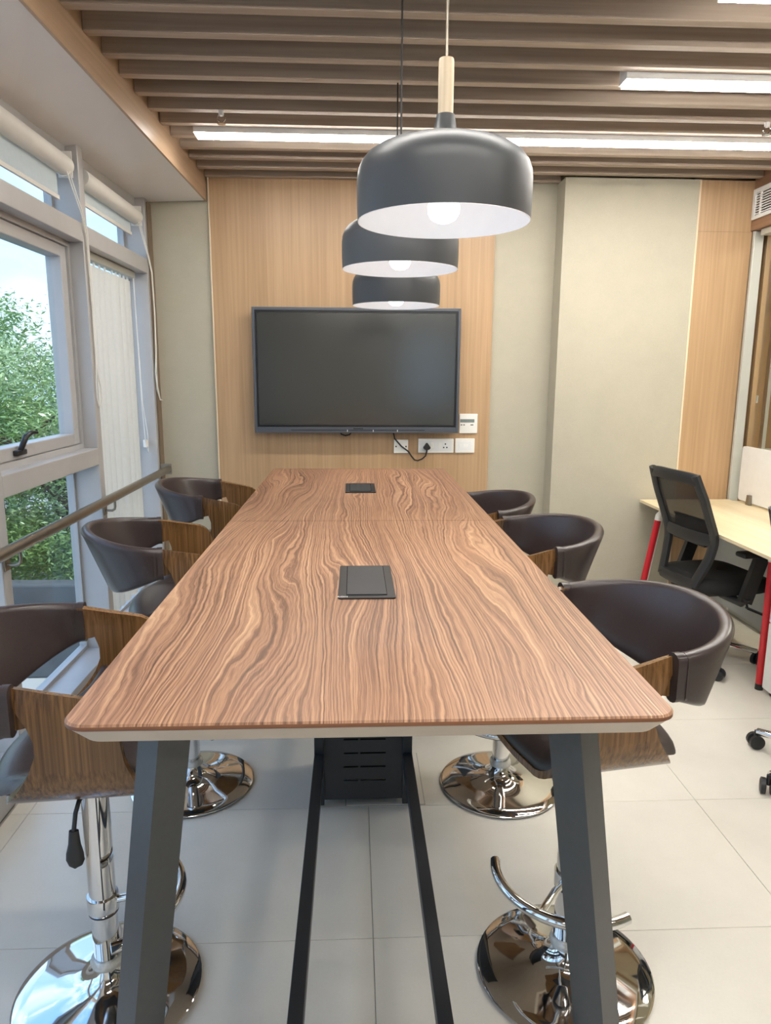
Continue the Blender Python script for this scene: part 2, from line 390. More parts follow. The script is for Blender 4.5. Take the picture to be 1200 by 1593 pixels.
# ------------------------------------------------------------------ window wall on the left
PX = -1.2
mull = [3.43 - 0.995 * k for k in range(0, 7)]
def window(idx, y0, y1, kind):
    w = thing('window_%d' % idx, (PX, (y0 + y1) / 2, 0.0), kind='structure')
    a, b = y0 + 0.03, y1 - 0.03
    # posts and rails
    MB().box(-1.36, PX, y1 - 0.03, y1 + 0.03, 0.0, 2.50, 0.003).build('mullion', M['alu'], w, 0)
    MB().box(-1.36, PX, a, b, 2.068, 2.148, 0.003).build('transom', M['alu'], w, 0)
    MB().box(-1.36, PX + 0.0, a, b, 1.072, 1.150, 0.003).build('transom', M['alu'], w, 0)
    MB().box(-1.36, PX, a, b, 0.0, 0.16, 0.003).build('sill', M['alu'], w, 0)
    MB().box(-1.36, -1.25, a, b, 2.36, 2.50, 0.003).build('head', M['alu'], w, 0)
    for za, zb in ((2.148, 2.36), (0.16, 1.072)):
        fr = MB()
        for (ya_, yb_, z0, z1) in ((a, a + 0.018, za, zb), (b - 0.018, b, za, zb), (a + 0.018, b - 0.018, za, za + 0.018), (a + 0.018, b - 0.018, zb - 0.018, zb)):
            fr.box(-1.352, -1.318, ya_, yb_, z0, z1)
        fr.build('glazing_bead', M['alu'], w, 0)
        MB().box(-1.338, -1.332, a + 0.014, b - 0.014, za + 0.014, zb - 0.014).build('pane', M['glass'], w, 0)
    za, zb = 1.150, 2.068
    if kind == 'sash':
        fr = MB(); o = 0.022
        for (ya_, yb_, z0, z1) in ((a, a + o, za, zb), (b - o, b, za, zb), (a + o, b - o, za, za + o), (a + o, b - o, zb - o, zb)):
            fr.box(-1.345, -1.262, ya_, yb_, z0, z1)
        fr.build('outer_frame', M['alu'], w, 0)
        fr = MB(); q = 0.062
        aa, bb, zz, zt = a + o + 0.002, b - o - 0.002, za + o + 0.002, zb - o - 0.002
        for (ya_, yb_, z0, z1) in ((aa, aa + q, zz, zt), (bb - q, bb, zz, zt), (aa + q, bb - q, zz, zz + 0.05), (aa + q, bb - q, zt - 0.05, zt)):
            fr.box(-1.34, -1.272, ya_, yb_, z0, z1, 0.004)
        sash = fr.build('sash', M['alu'], w, 0)
        MB().box(-1.318, -1.312, aa + q - 0.004, bb - q + 0.004, zz + 0.046, zt - 0.046).build('pane', M['glass'], sash, 0)
        if idx == 1:
            h = MB().box(-1.272, -1.252, 2.71, 2.79, zz + 0.016, zz + 0.036, 0.004)
            h.tube([(-1.262, 2.752, zz + 0.03), (-1.25, 2.754, zz + 0.06), (-1.243, 2.765, zz + 0.084), (-1.238, 2.80, zz + 0.097), (-1.235, 2.845, zz + 0.094)], [0.010, 0.011, 0.011, 0.009, 0.006], 10)
            h.build('handle', M['blackplastic'], sash, 40, 'black window handle')
    else:
        fr = MB(); o = 0.022
        for (ya_, yb_, z0, z1) in ((a, a + o, za, zb), (b - o, b, za, zb), (a + o, b - o, za, za + o), (a + o, b - o, zb - o, zb)):
            fr.box(-1.352, -1.318, ya_, yb_, z0, z1)
        fr.build('glazing_bead', M['alu'], w, 0)
        MB().box(-1.338, -1.332, a + o, b - o, za + o, zb - o).build('pane', M['glass'], w, 0)
    return w
# the far bay has a door-height pane behind its vertical blind
def tall_bay(idx, y0, y1):
    w = thing('window_%d' % idx, (PX, (y0 + y1) / 2, 0.0), kind='structure')
    a, b = y0 + 0.03, y1 - 0.03
    MB().box(-1.36, PX, y1 - 0.03, 4.515, 0.0, 2.50, 0.003).build('mullion', M['alu'], w, 0)
    MB().box(-1.36, PX, a, b, 2.068, 2.148, 0.003).build('transom', M['alu'], w, 0)
    MB().box(-1.36, PX, a, b, 0.0, 0.16, 0.003).build('sill', M['alu'], w, 0)
    MB().box(-1.36, -1.25, a, b, 2.36, 2.50, 0.003).build('head', M['alu'], w, 0)
    for za, zb in ((2.148, 2.36), (0.16, 2.068)):
        fr = MB()
        for (ya_, yb_, z0, z1) in ((a, a + 0.018, za, zb), (b - 0.03, b, za, zb), (a + 0.018, b - 0.03, za, za + 0.018), (a + 0.018, b - 0.03, zb - 0.018, zb)):
            fr.box(-1.352, -1.318, ya_, yb_, z0, z1)
        fr.build('glazing_bead', M['alu'], w, 0)
        MB().box(-1.338, -1.332, a + 0.014, b - 0.026, za + 0.014, zb - 0.014).build('pane', M['glass'], w, 0)
    return w
window(1, mull[1], mull[0], 'sash')
tall_bay(2, mull[0], 4.44)
for k in range(1, 6): window(2 + k, mull[k + 1], mull[k], 'sash' if k % 2 == 0 else 'fixed')
MB().box(-1.198, -1.19, 4.445, 4.5195, 0.0, 2.47).build('trim_1', M['trimbrown'], smooth=0); tag(bpy.data.objects['trim_1'], kind='structure')
wr2 = thing('window_8', (1.2, -2.7, 0.95), kind='structure')
f_ = MB()
for xa, xb, za, zb in ((0.75, 0.80, 0.95, 2.25), (1.60, 1.65, 0.95, 2.25), (0.80, 1.60, 0.95, 1.0), (0.80, 1.60, 2.2, 2.25), (1.18, 1.22, 1.0, 2.2)):
    f_.box(xa, xb, -2.76, -2.68, za, zb)
f_.build('window_frame', M['alu'], wr2, 0)
MB().box(0.79, 1.61, -2.725, -2.719, 0.99, 2.21).build('pane', M['glass'], wr2, 0)

# ------------------------------------------------------------------ glazed partition on the right
pt = thing('wall_right', (2.46, 1.0, 0.0), kind='structure')
MB().box(2.362, 2.56, -2.65, 4.372, 2.342, 2.80).build('bulkhead', M['beech_dark'], pt, 0)
MB().box(2.374, 2.432, 4.345, 4.370, 0.0, 2.340, 0.003).build('jamb', M['alu2'], pt, 0)
MB().box(2.385, 2.47, -2.64, 4.30, 2.305, 2.340, 0.003).build('head_rail', M['alu2'], pt, 0)
MB().box(2.415, 2.475, -2.64, 4.30, 0.0, 0.06, 0.003).build('floor_rail', M['alu2'], pt, 0)
for y0, y1 in ((2.9, 4.345), (1.5, 2.895), (0.1, 1.495), (-1.3, 0.095), (-2.64, -1.305)):
    MB().box(2.438, 2.446, y0, y1, 0.06, 2.305).build('pane', M['pglass'], pt, 0)
# next room behind the glass
w2 = MB().box(2.5, 5.2, 5.6, 5.75, -0.14, 2.95).build('wall_next_room', M['room2'], smooth=0); tag(w2, kind='structure')
w3 = MB().box(5.1, 5.25, -2.8, 5.6, -0.14, 2.95).build('wall_far_right', M['wallplain'], smooth=0); tag(w3, kind='structure')
w4 = MB().box(2.5, 5.1, -2.8, -2.65, 0.0, 2.95).build('wall_next_room_rear', M['wallplain'], smooth=0); tag(w4, kind='structure')
w6 = MB().box(2.47, 2.5, 4.372, 5.6, 0.0, 2.95).build('wall_next_room_return', M['room2'], smooth=0); tag(w6, kind='structure')
c2 = MB().box(2.5, 5.1, -2.65, 5.6, 2.75, 2.95).build('ceiling_next_room', M['wallplain'], smooth=0); tag(c2, kind='structure')
dr = thing('door_1', (3.3, 5.45, 0), kind='structure')
for xa, xb, za, zb in ((3.17, 3.20, 0, 2.1), (3.95, 3.99, 0, 2.1), (3.20, 3.95, 2.06, 2.1), (3.20, 3.95, 0.88, 0.94)):
    MB().box(xa, xb, 5.40, 5.45, za, zb, 0.003).build('door_frame', M['alu2'], dr, 0)
MB().box(3.20, 3.95, 5.42, 5.43, 0.94, 2.06).build('pane', M['pglass'], dr, 0)
for k, (xa, xb) in enumerate(((3.115, 3.175), (3.185, 3.215))):
    sw = thing('wall_switch', ((xa + xb) / 2, 5.59, 1.31), ('wide white switch plate on the wall behind the glass partition', 'narrow white switch plate on the wall behind the glass partition')[k], 'switch')
    MB().box(xa, xb, 5.588, 5.60, 1.285, 1.345, 0.003).build('plate', M['whiteplastic'], sw, 0)
    MB().box(xa + 0.012, xb - 0.012, 5.584, 5.588, 1.30, 1.33, 0.001).build('rocker', M['white'], sw, 0)

# ------------------------------------------------------------------ meeting table
TCX, TY0, TY1, TZ, TW = 0.030, 0.966, 3.795, 1.000, 0.4585
tb = thing('meeting_table', (TCX, 2.40, 0.0), 'long bar-height meeting table with wavy walnut top and black steel frame', 'table')
def round_rect(x0, x1, y0, y1, r, which, n=8):
    # which: set of corners to round among 'a'(x0,y0) 'b'(x1,y0) 'c'(x1,y1) 'd'(x0,y1)
    pts = []
    for key, cx, cy, sx, sy, a0 in (('a', x0, y0, 1, 1, 180), ('b', x1, y0, -1, 1, 270), ('c', x1, y1, -1, -1, 0), ('d', x0, y1, 1, -1, 90)):
        if key in which:
            for k in range(n + 1):
                t = R(a0 + 90 * k / n); pts.append((cx + sx * r + r * math.cos(t), cy + sy * r + r * math.sin(t)))
        else: pts.append((cx, cy))
    return pts
def inset(poly, d, c, lock=None):
    out = []
    for x, y in poly:
        nx = x - math.copysign(d, x - c[0]); ny = y - math.copysign(d, y - c[1])
        if lock is not None and abs(y - lock) < 1e-6: ny = y
        out.append((nx, ny))
    return out
SEAM = 2.415
for y0, y1, corners, lock in ((TY0, SEAM - 0.0008, 'ab', SEAM - 0.0008), (SEAM + 0.0008, TY1, 'cd', SEAM + 0.0008)):
    P = round_rect(TCX - TW, TCX + TW, y0, y1, 0.035, corners); c = (TCX, (y0 + y1) / 2); n = len(P)
    top = inset(P, 0.0025, c, lock)
    m = MB(); rows = [[(x, y, TZ) for x, y in top], [(x, y, TZ - 0.003) for x, y in P]]
    m.grid(rows, cv=True); m.f.append(tuple(range(n)))
    t_ = m.build('tabletop', M['walnut'], tb, 30)
    MB().grid([[(x, y, TZ - 0.003) for x, y in P], [(x, y, TZ - 0.0085) for x, y in P], [(x, y, TZ - 0.0105) for x, y in inset(P, 0.002, c, lock)]], cv=True).build('edge_band', M['edge'], t_, 30)
    lo = inset(P, 0.020, c, lock); m = MB()
    m.grid([[(x, y, TZ - 0.0105) for x, y in inset(P, 0.002, c, lock)], [(x, y, TZ - 0.036) for x, y in lo]], cv=True); m.f.append(tuple(range(n, 2 * n)))
    m.build('bevelled_underside', M['bevel'], t_, 30)
UZ = TZ - 0.036
def table_leg(sx, yc, sy):
    top = Vector((TCX + sx * 0.352, yc, UZ)); bot = Vector((TCX + sx * 0.478, yc - sy * 0.0, 0.0))
    q = 0.0455; diam = [(-1, 0), (0, -1), (1, 0), (0, 1)]
    m = MB(); rows = []
    for p in (bot, top):
        rows.append([(p.x + a * q, p.y + b * q, p.z) for a, b in diam])
    m.grid(rows, cv=True); m.f += [(0, 1, 2, 3), (7, 6, 5, 4)]
    lg = m.build('leg', M['darkmetal'], tb, 0)
    # mitre joint line where the leg turns into the under-top beam
    e = 0.0008; g = q + e; ax = (bot - top).normalized()
    def at(a, b, d): p = top + ax * d; return (p.x + a * g, p.y + b * g, p.z)
    m = MB()
    for u0, u1 in (((-1, 0, 0.006), (0, -1, 0.045)), ((0, -1, 0.045), (1, 0, 0.006))):
        a, b = at(*u0), at(*u1); m.add([a, b, (b[0], b[1], b[2] - 0.0016), (a[0], a[1], a[2] - 0.0016)], [(0, 1, 2, 3)])
    m.build('mitre_joint', M['hole'], lg, 0)
    MB().lathe([(0.0, 0.0), (0.022, 0.0), (0.022, 0.006), (0.0, 0.006)], (bot.x, bot.y), 16).build('foot', M['blackplastic'], lg)
for sx in (-1, 1):
    table_leg(sx, 1.170, 1); table_leg(sx, 3.60, -1)
for y in (1.170, 3.60):
    MB().bar((TCX - 0.312, y, UZ - 0.02), (TCX + 0.312, y, UZ - 0.02), 0.05, 0.038).build('top_beam', M['darkmetal'], tb, 0)
    MB().bar((TCX - 0.408, y, 0.19), (TCX + 0.408, y, 0.19), 0.035, 0.04).build('cross_bar', M['darkmetal'], tb, 0)
PW = 0.169
for sx in (-1, 1):
    x = TCX + sx * (PW - 0.016)
    for y0, y1 in ((1.188, 2.262), (2.562, 3.582)):
        MB().box(x - 0.0165, x + 0.0165, y0, y1, 0.172, 0.208, 0.002).build('floor_rail', M['blackmetal'], tb, 0)
    for y in (2.262, 2.532):
        MB().box(x - 0.0165, x + 0.0165, y, y + 0.03, 0.012, UZ, 0.002).build('pedestal_post', M['blackmetal'], tb, 0)
    MB().box(x - 0.002, x + 0.002, 2.293, 2.531, 0.03, UZ).build('pedestal_side_panel', M['blackmetal'], tb, 0)
# slotted front and back panels of the cable pedestal
def slotted(y0, y1, name):
    xs = [TCX - PW + 0.033, TCX - 0.068, TCX - 0.018, TCX - 0.010, TCX + 0.078, TCX + PW - 0.033]
    zs = [0.03]; k0 = 0.100
    for k in range(14): zs += [k0 + k * 0.0515, k0 + k * 0.0515 + 0.006]
    zs = [z for z in zs if z < UZ - 0.02] + [UZ]
    m = MB()
    for j in range(len(zs) - 1):
        for i in range(5):
            if j % 2 == 1 and i in (1, 3) and zs[j + 1] < UZ: continue
            m.box(xs[i], xs[i + 1], y0, y1, zs[j], zs[j + 1])
    m.build(name, M['blackmetal'], tb, 0)
slotted(2.270, 2.274, 'slotted_panel'); slotted(2.552, 2.556, 'slotted_panel')
MB().box(TCX - PW + 0.034, TCX + PW - 0.034, 2.40, 2.404, 0.03, UZ).build('dark_recess_sheet', M['hole'], tb, 0)  # near-black sheet paints the dark recess behind the slots

# pop-up power modules let into the top
def module(y0, y1, label):
    x0, x1 = -0.0365, 0.0945
    t = thing('power_module', (0.029, (y0 + y1) / 2, TZ), label, 'power module', 'flush power modules in the table top')
    MB().prism(round_rect(x0, x1, y0, y1, 0.006, 'abcd', 4), TZ, TZ + 0.0035).build('rim', M['blackplastic'], t, 30)
    MB().box(x0 + 0.020, x1 - 0.020, y0 + 0.020, y1 - 0.010, TZ + 0.0035, TZ + 0.006, 0.0008).build('flap', M['blackmetal'], t, 0)
    MB().box(x0 + 0.0185, x1 - 0.0185, y0 + 0.018, y1 - 0.008, TZ + 0.0034, TZ + 0.0038).build('flap_gap', M['hole'], t, 0)
    return t
pm = module(1.540, 1.815, 'black power module with white lettering, nearer one in the table top')
text_part('lettering', 'ROH', 0.0115, M['whiteplastic'], pm, (-0.0265, 1.549, TZ + 0.0036), (0, 0, 0))
module(2.997, 3.249, 'black power module in the table top, farther one near the screen')

# ------------------------------------------------------------------ bar stools
def interp(tab, z):
    for (a, va), (b, vb) in zip(tab, tab[1:]):
        if a <= z <= b: return va + (vb - va) * (z - a) / (b - a)
    return tab[0][1] if z < tab[0][0] else tab[-1][1]
REAR = [(0.675, -0.125), (0.70, -0.105), (0.74, -0.072), (0.78, -0.045), (0.82, -0.030), (0.85, -0.030), (0.88, -0.040), (0.91, -0.056), (0.935, -0.068), (0.95, -0.074), (0.96, -0.076)]
FRONT = [(0.675, 0.185), (0.70, 0.172), (0.75, 0.150), (0.80, 0.134), (0.86, 0.126), (0.90, 0.114), (0.918, 0.100), (0.930, 0.078), (0.938, 0.040), (0.946, 0.0), (0.955, -0.04), (0.96, -0.066)]
def shell_path():
    P = []
    for z in (0.9595, 0.956, 0.951, 0.946, 0.942, 0.938, 0.934, 0.930, 0.926, 0.921, 0.914, 0.905, 0.895, 0.885, 0.878, 0.873, 0.868, 0.862, 0.856, 0.848, 0.835, 0.82, 0.80, 0.785): P.append((-0.252 + 0.007 * max(0.0, (z - 0.89) / 0.07) ** 2, z))
    for k in range(1, 10): a = PI / 2 * k / 9; P.append((-0.14 - 0.11 * math.cos(a), 0.785 - 0.11 * math.sin(a)))
    mid = [(-0.14 + 0.28 * k / 8, 0.675) for k in range(1, 8)]
    return P + mid + [(-y, z) for y, z in reversed(P)]
def make_stool(label):
    t = thing('bar_stool', (0, 0, 0), label, 'bar stool', 'leather and bent-ply bar stools round the table')
    path = shell_path()
    def normal(i):
        a, b = path[max(i - 1, 0)], path[min(i + 1, len(path) - 1)]; d = Vector((b[0] - a[0], b[1] - a[1])).normalized()
        return Vector((-d.y, d.x))      # points inwards / up
    def rf(y, z):
        r, f = interp(REAR, z), interp(FRONT, z)
        if z < 0.68: r -= 0.012 * (1 - (y / 0.14) ** 2) if abs(y) < 0.14 else 0; f += 0.012 * (1 - (y / 0.14) ** 2) if abs(y) < 0.14 else 0
        return r, f
    inn, outr, m1 = [], [], 9
    for i, (y, z) in enumerate(path):
        r, f = rf(y, z); nv = normal(i)
        xs = [r + (f - r) * k / (m1 - 1) for k in range(m1)]
        outr.append([(x, y, z) for x in xs]); inn.append([(x, y + nv.x * 0.016, z + nv.y * 0.016) for x in xs])
    s = MB(); rows = [o + list(reversed(q)) for o, q in zip(outr, inn)]
    s.grid(rows, cv=True); w = 2 * m1; e = (len(rows) - 1) * w
    s.f.append(tuple(range(w))); s.f.append(tuple(e + k for k in range(w))[::-1])
    s.build('wood_shell', M['ply'], t, 40, 'bent walnut plywood seat shell with arms')
    # inner ply bands that carry the leather back into the arms
    for sg in (-1, 1):
        rows = []
        for k in range(9):
            x = -0.082 + 0.095 * k / 8; lowz = 0.872 + 0.030 * (k / 8) ** 2; hiz = 0.948 - 0.016 * (k / 8)
            yo, yi = sg * 0.2445, sg * 0.2355
            rows.append([(x, yo, lowz), (x, yo, hiz), (x, yi, hiz), (x, yi, lowz)])
        s = MB().grid(rows, cv=True); s.f += [(0, 1, 2, 3), (35, 34, 33, 32)]; s.build('arm_band', M['ply'], t, 40)
    # leather seat lining
    idx = [i for i, (y, z) in enumerate(path) if z <= 0.805]
    lo, hi = [], []; mx = 15
    for j, i in enumerate(idx):
        y, z = path[i]; r, f = rf(y, z); nv = normal(i); v = 2 * j / (len(idx) - 1) - 1
        r += 0.010 - 0.058 * max(0.0, 1 - (abs(v) / 0.66) ** 2); f -= 0.004
        pv = max(0.0, 1 - abs(v) ** 8) ** 0.5; a, b = [], []
        for k in range(mx):
            u = 2 * k / (mx - 1) - 1; u = math.sin(u * PI / 2); pu = max(0.0, 1 - abs(u) ** 5) ** 0.5
            x = r + (f - r) * (u + 1) / 2; h = 0.0125 + 0.006 * (pv * pu > 0); H_ = 0.018 + 0.040 * pv * pu
            hl = 0.0165
            a.append((x, y + nv.x * hl, z + nv.y * hl)); b.append((x, y + nv.x * H_, z + nv.y * H_))
        lo.append(a); hi.append(b)
    s = MB(); s.grid([p + list(reversed(q)) for p, q in zip(lo, hi)], cv=True); w = 2 * mx; e = (len(lo) - 1) * w
    s.f.append(tuple(range(w))); s.f.append(tuple(e + k for k in range(w))[::-1])
    s.build('seat_pad', M['leather'], t, 50, 'dark brown leather seat pad')
    # wrap-round leather backrest
    def section(ph, grow=0.0):
        c, sn = math.cos(ph), math.sin(ph); c = max(c, 0.0)
        zt = 0.966 + 0.034 * c ** 1.5; zb = 0.866 - 0.082 * c ** 1.2
        pts = []
        def P(z, side):
            f = (z - zb) / (zt - zb); ex = 0.155 + 0.082 * f; ey = 0.243 + 0.014 * f * c + 0.006
            base = Vector((-0.068 - ex * c, ey * sn, z)); nv = Vector((-c / ex, sn / ey, 0)).normalized()
            return base + nv * side
        h = 0.0165 + grow
        for k in range(7): f = k / 6; pts.append(P(zb + 0.012 + (zt - zb - 0.026) * f, h))
        for k in range(1, 6): a = PI * k / 6; q = P(zt - 0.014, h * math.cos(a)); q.z = zt - 0.014 + (0.014 + grow) * math.sin(a); pts.append(q)
        for k in range(7): f = 1 - k / 6; pts.append(P(zb + 0.012 + (zt - zb - 0.026) * f, -h))
        for k in range(1, 6): a = PI * k / 6; q = P(zb + 0.012, -h * math.cos(a)); q.z = zb + 0.012 - (0.012 + grow) * math.sin(a); pts.append(q)
        return pts
    N = 36
    secs = [section(-PI / 2 + PI * k / N) for k in range(N + 1)]
    s = MB(); s.grid(secs, cv=True); w = len(secs[0]); s.f.append(tuple(range(w))); e = N * w; s.f.append(tuple(e + k for k in range(w))[::-1])
    bk = s.build('backrest', M['leather'], t, 60, 'dark brown leather wrap-round backrest')
    for sg in (-1, 1):
        ss = [[(x + dx, y, z) for x, y, z in section(sg * PI / 2, 0.0022)] for dx in (-0.010, -0.002, 0.006)]
        s = MB(); s.grid(ss, cv=True); s.f.append(tuple(range(w))); s.f.append(tuple(2 * w + k for k in range(w))[::-1])
        s.build('seam_band', M['leather'], bk, 50)
        ss = [[(x + dx, y, z) for x, y, z in section(sg * PI / 2, 0.0014)] for dx in (-0.022, -0.019, -0.016)]
        s = MB(); s.grid(ss, cv=True); s.f.append(tuple(range(w))); s.f.append(tuple(2 * w + k for k in range(w))[::-1])
        s.build('seam_band', M['leather'], bk, 50)
    s = MB().box(-0.10, 0.10, -0.10, 0.10, 0.655, 0.6745, 0.003); s.build('mount_plate', M['blackplastic'], t, 0)
    MB().lathe([(0.0, 0.66), (0.031, 0.66), (0.031, 0.34), (0.031, 0.30), (0.0305, 0.10), (0.0, 0.10)], n=32).build('column', M['chrome'], t)
    MB().lathe([(0.0, 0.10), (0.0225, 0.10), (0.0225, 0.045), (0.0, 0.045)], n=24).build('lower_column', M['chrome'], t)
    MB().lathe([(0.0, 0.004), (0.214, 0.004), (0.220, 0.007), (0.220, 0.010), (0.214, 0.014), (0.18, 0.0205), (0.13, 0.027), (0.09, 0.035), (0.065, 0.044), (0.048, 0.056), (0.037, 0.070), (0.031, 0.084), (0.0, 0.084)], n=64).build('base', M['chrome'], t, 50, 'polished chrome trumpet base')
    MB().lathe([(0.0, 0.0), (0.205, 0.0), (0.205, 0.004), (0.0, 0.004)], n=40).build('base_pad', M['blackplastic'], t)
    MB().lathe([(0.024, 0.084), (0.038, 0.084), (0.040, 0.092), (0.038, 0.100), (0.034, 0.106), (0.024, 0.106)], n=28).build('base_ring', M['clear'], t)
    MB().lathe([(0.031, 0.232), (0.0355, 0.232), (0.0365, 0.236), (0.0365, 0.268), (0.0355, 0.272), (0.031, 0.272)], n=32).build('collar', M['chrome'], t)
    MB().lathe([(0.031, 0.226), (0.0345, 0.226), (0.0345, 0.231), (0.031, 0.231)], n=32).build('collar_gasket', M['blackplastic'], t)
    s = MB(); arc = [(0.182 * math.cos(R(a)), 0.182 * math.sin(R(a)), 0.268) for a in range(-66, 67, 6)]
    s.tube(arc, 0.0135, 14); s.tube([(0.032, 0, 0.256), (0.09, 0, 0.268), (0.176, 0, 0.268)], 0.0095, 10)
    s.build('footrest', M['chrome'], t, 50)
    s = MB().tube([(0.02, -0.09, 0.662), (0.012, -0.15, 0.658), (0.008, -0.165, 0.640), (0.004, -0.172, 0.605)], 0.005, 8)
    lv = s.build('height_lever', M['blackplastic'], t, 50)
    s = MB(); prof = [(0.605, 0.010), (0.60, 0.0105), (0.575, 0.013), (0.555, 0.018), (0.54, 0.019), (0.528, 0.014), (0.524, 0.004)]
    s.grid([[(0.004 + wd * math.cos(2 * PI * k / 12), -0.172 - (0.605 - z) * 0.08 + 0.006 * math.sin(2 * PI * k / 12), z) for k in range(12)] for z, wd in prof], cv=True)
    s.f.append(tuple(range(12))); s.f.append(tuple(6 * 12 + k for k in range(12)))
    s.build('lever_paddle', M['blackplastic'], lv, 60)
    return t
SEATPARTS = ('wood_shell', 'arm_band', 'seat_pad', 'backrest', 'mount_plate', 'height_lever')
# x, y, facing angle, footrest direction, seat height change, label
stools = [
    (-0.606, 1.532, 5, 0, -0.045, 'brown leather bar stool at window side, nearest the camera at the table corner'),
    (-0.600, 2.435, 15, 10, 0.0, 'brown leather bar stool at window side, middle one in front of the vertical blind'),
    (-0.595, 3.310, 1, 0, 0.012, 'brown leather bar stool at window side, farthest one beside the grey wall'),
    (0.533, 1.548, 190, 232, -0.012, 'brown leather bar stool across from the windows, nearest the camera'),
    (0.539, 2.392, 188, 205, 0.0, 'brown leather bar stool across from the windows, middle one of its row'),
    (0.530, 3.260, 188, 190, -0.05, 'brown leather bar stool across from the windows, farthest one below the sockets'),
]
proto = make_stool(stools[0][5])
roots = [proto] + [copy_tree(proto) for _ in stools[1:]]
for o, (x, y, a, fa, dz, lab) in zip(roots, stools):
    o.location = (x, y, 0); o.rotation_euler.z = R(a); o['label'] = lab
    for ch in [c for c in bpy.data.objects if c.parent == o]:
        st = ch.name.split('.')[0]
        if st in SEATPARTS: ch.location.z = dz
        if st == 'footrest': ch.rotation_euler.z = R(fa - a)
        if st in ('footrest', 'collar', 'collar_gasket') and x > 0: ch.location.z = 0.02

# ------------------------------------------------------------------ pendant lamps
def pendant(x, y, z0, label, cablecol):
    t = thing('pendant_lamp', (x, y, z0), label, 'pendant lamp', 'charcoal dome pendants over the table')
    outer = [(0.1800, 0.0), (0.1806, 0.012), (0.1815, 0.035), (0.1815, 0.078), (0.1797, 0.095), (0.174, 0.110), (0.163, 0.124), (0.144, 0.137), (0.115, 0.147), (0.078, 0.153), (0.048, 0.156), (0.037, 0.160), (0.029, 0.170), (0.0225, 0.185), (0.0185, 0.207), (0.0, 0.207)]
    inner = [(0.1785, 0.0), (0.1790, 0.012), (0.1795, 0.035), (0.1795, 0.077), (0.1777, 0.093), (0.172, 0.108), (0.161, 0.122), (0.142, 0.135), (0.113, 0.145), (0.07, 0.150), (0.0, 0.152)]
    MB().lathe(outer, (x, y), 64, z0).build('shade', M['shade_out'], t, 60)
    MB().lathe(inner, (x, y), 64, z0).build('shade_lining', M['shade_in'], t, 60)
    MB().lathe([(0.1785, 0.0), (0.1785, -0.001), (0.1800, -0.001), (0.1800, 0.0)], (x, y), 64, z0).build('rim', M['shade_in'], t)
    MB().lathe([(0.0, 0.207), (0.0155, 0.207), (0.0158, 0.26), (0.0158, 0.305), (0.0145, 0.311), (0.0, 0.311)], (x, y), 24, z0).build('wood_neck', M['lightwood'], t, 50)
    MB().tube([(x, y, z0 + 0.311), (x, y, 2.80)], 0.0028, 8).build('cord', cablecol, t)
    MB().lathe([(0.0, 2.799 - z0), (0.05, 2.799 - z0), (0.05, 2.775 - z0), (0.012, 2.765 - z0), (0.0, 2.765 - z0)], (x, y), 24, z0).build('ceiling_rose', M['blackplastic'], t, 50)
    b = [(0.0, 0.010), (0.014, 0.0115), (0.026, 0.018), (0.033, 0.030), (0.034, 0.042), (0.030, 0.056), (0.021, 0.072), (0.016, 0.085)]
    MB().lathe(b, (x, y), 24, z0 - 0.012).build('bulb', M['bulb'], t, 60)
    MB().lathe([(0.0, 0.0735), (0.019, 0.0735), (0.019, 0.151), (0.0, 0.151)], (x, y), 20, z0).build('lamp_holder', M['whiteplastic'], t)
pendant(0.190, 1.576, 1.812, 'charcoal dome pendant with pale wood neck, nearest and largest of the three', M['steel'])
pendant(0.147, 2.328, 1.820, 'charcoal dome pendant, middle one of the three over the table', M['cable'])
pendant(0.178, 3.059, 1.777, 'charcoal dome pendant, farthest of the three, just in front of the screen', M['cable'])

# ------------------------------------------------------------------ linear ceiling lights
def linear(x0, x1, y, label, hw=0.041):
    t = thing('linear_light', ((x0 + x1) / 2, y, 2.60), label, 'ceiling light', 'white linear lights under the ceiling slats')
    MB().box(x0, x1, y - hw, y - hw + 0.005, 2.598, 2.70).build('side_rail', M['white'], t, 0)
    MB().box(x0, x1, y + hw - 0.005, y + hw, 2.598, 2.70).build('side_rail', M['white'], t, 0)
    MB().box(x0 + 0.001, x1 - 0.001, y - hw + 0.005, y + hw - 0.005, 2.62, 2.70).build('housing', M['white'], t, 0)
    for x in (x0, x1 - 0.006): MB().box(x, x + 0.006, y - hw + 0.005, y + hw - 0.005, 2.598, 2.62).build('end_cap', M['white'], t, 0)
    MB().box(x0 + 0.007, x1 - 0.007, y - hw + 0.006, y + hw - 0.006, 2.588, 2.606).build('diffuser', M['led'], t, 0)
    return t
linear(-0.74, 2.34, 3.660, 'long white linear ceiling light running nearly the full room width above the screen')
linear(1.035, 2.34, 2.948, 'shorter white linear ceiling light at upper right')
linear(1.08, 2.34, 2.290, 'white linear ceiling light just above the upper right picture corner', 0.036)
linear(-0.70, 1.00, 1.728, 'added unseen linear fill light above the near end of the table')  # unseen strip added to brighten the floor and tabletop
nl = thing('added_panel_light', (3.7, 3.6, 2.72), 'added flat square fill light in the room behind the glass', 'ceiling light')  # lamp added to brighten the room behind the glass
MB().box(3.4, 4.0, 3.2, 3.8, 2.728, 2.75).build('housing', M['white'], nl, 0)
MB().box(3.42, 3.98, 3.22, 3.78, 2.722, 2.728).build('diffuser', M['ledfill'], nl, 0)
linear(-0.60, 2.20, 0.64, 'added linear fill light overhead, out of the picture in front of camera')  # added strip out of view, fills the room with light
linear(-0.60, 2.20, -1.135, 'added unseen linear fill light behind the camera')  # another added strip, unseen, for fill from behind

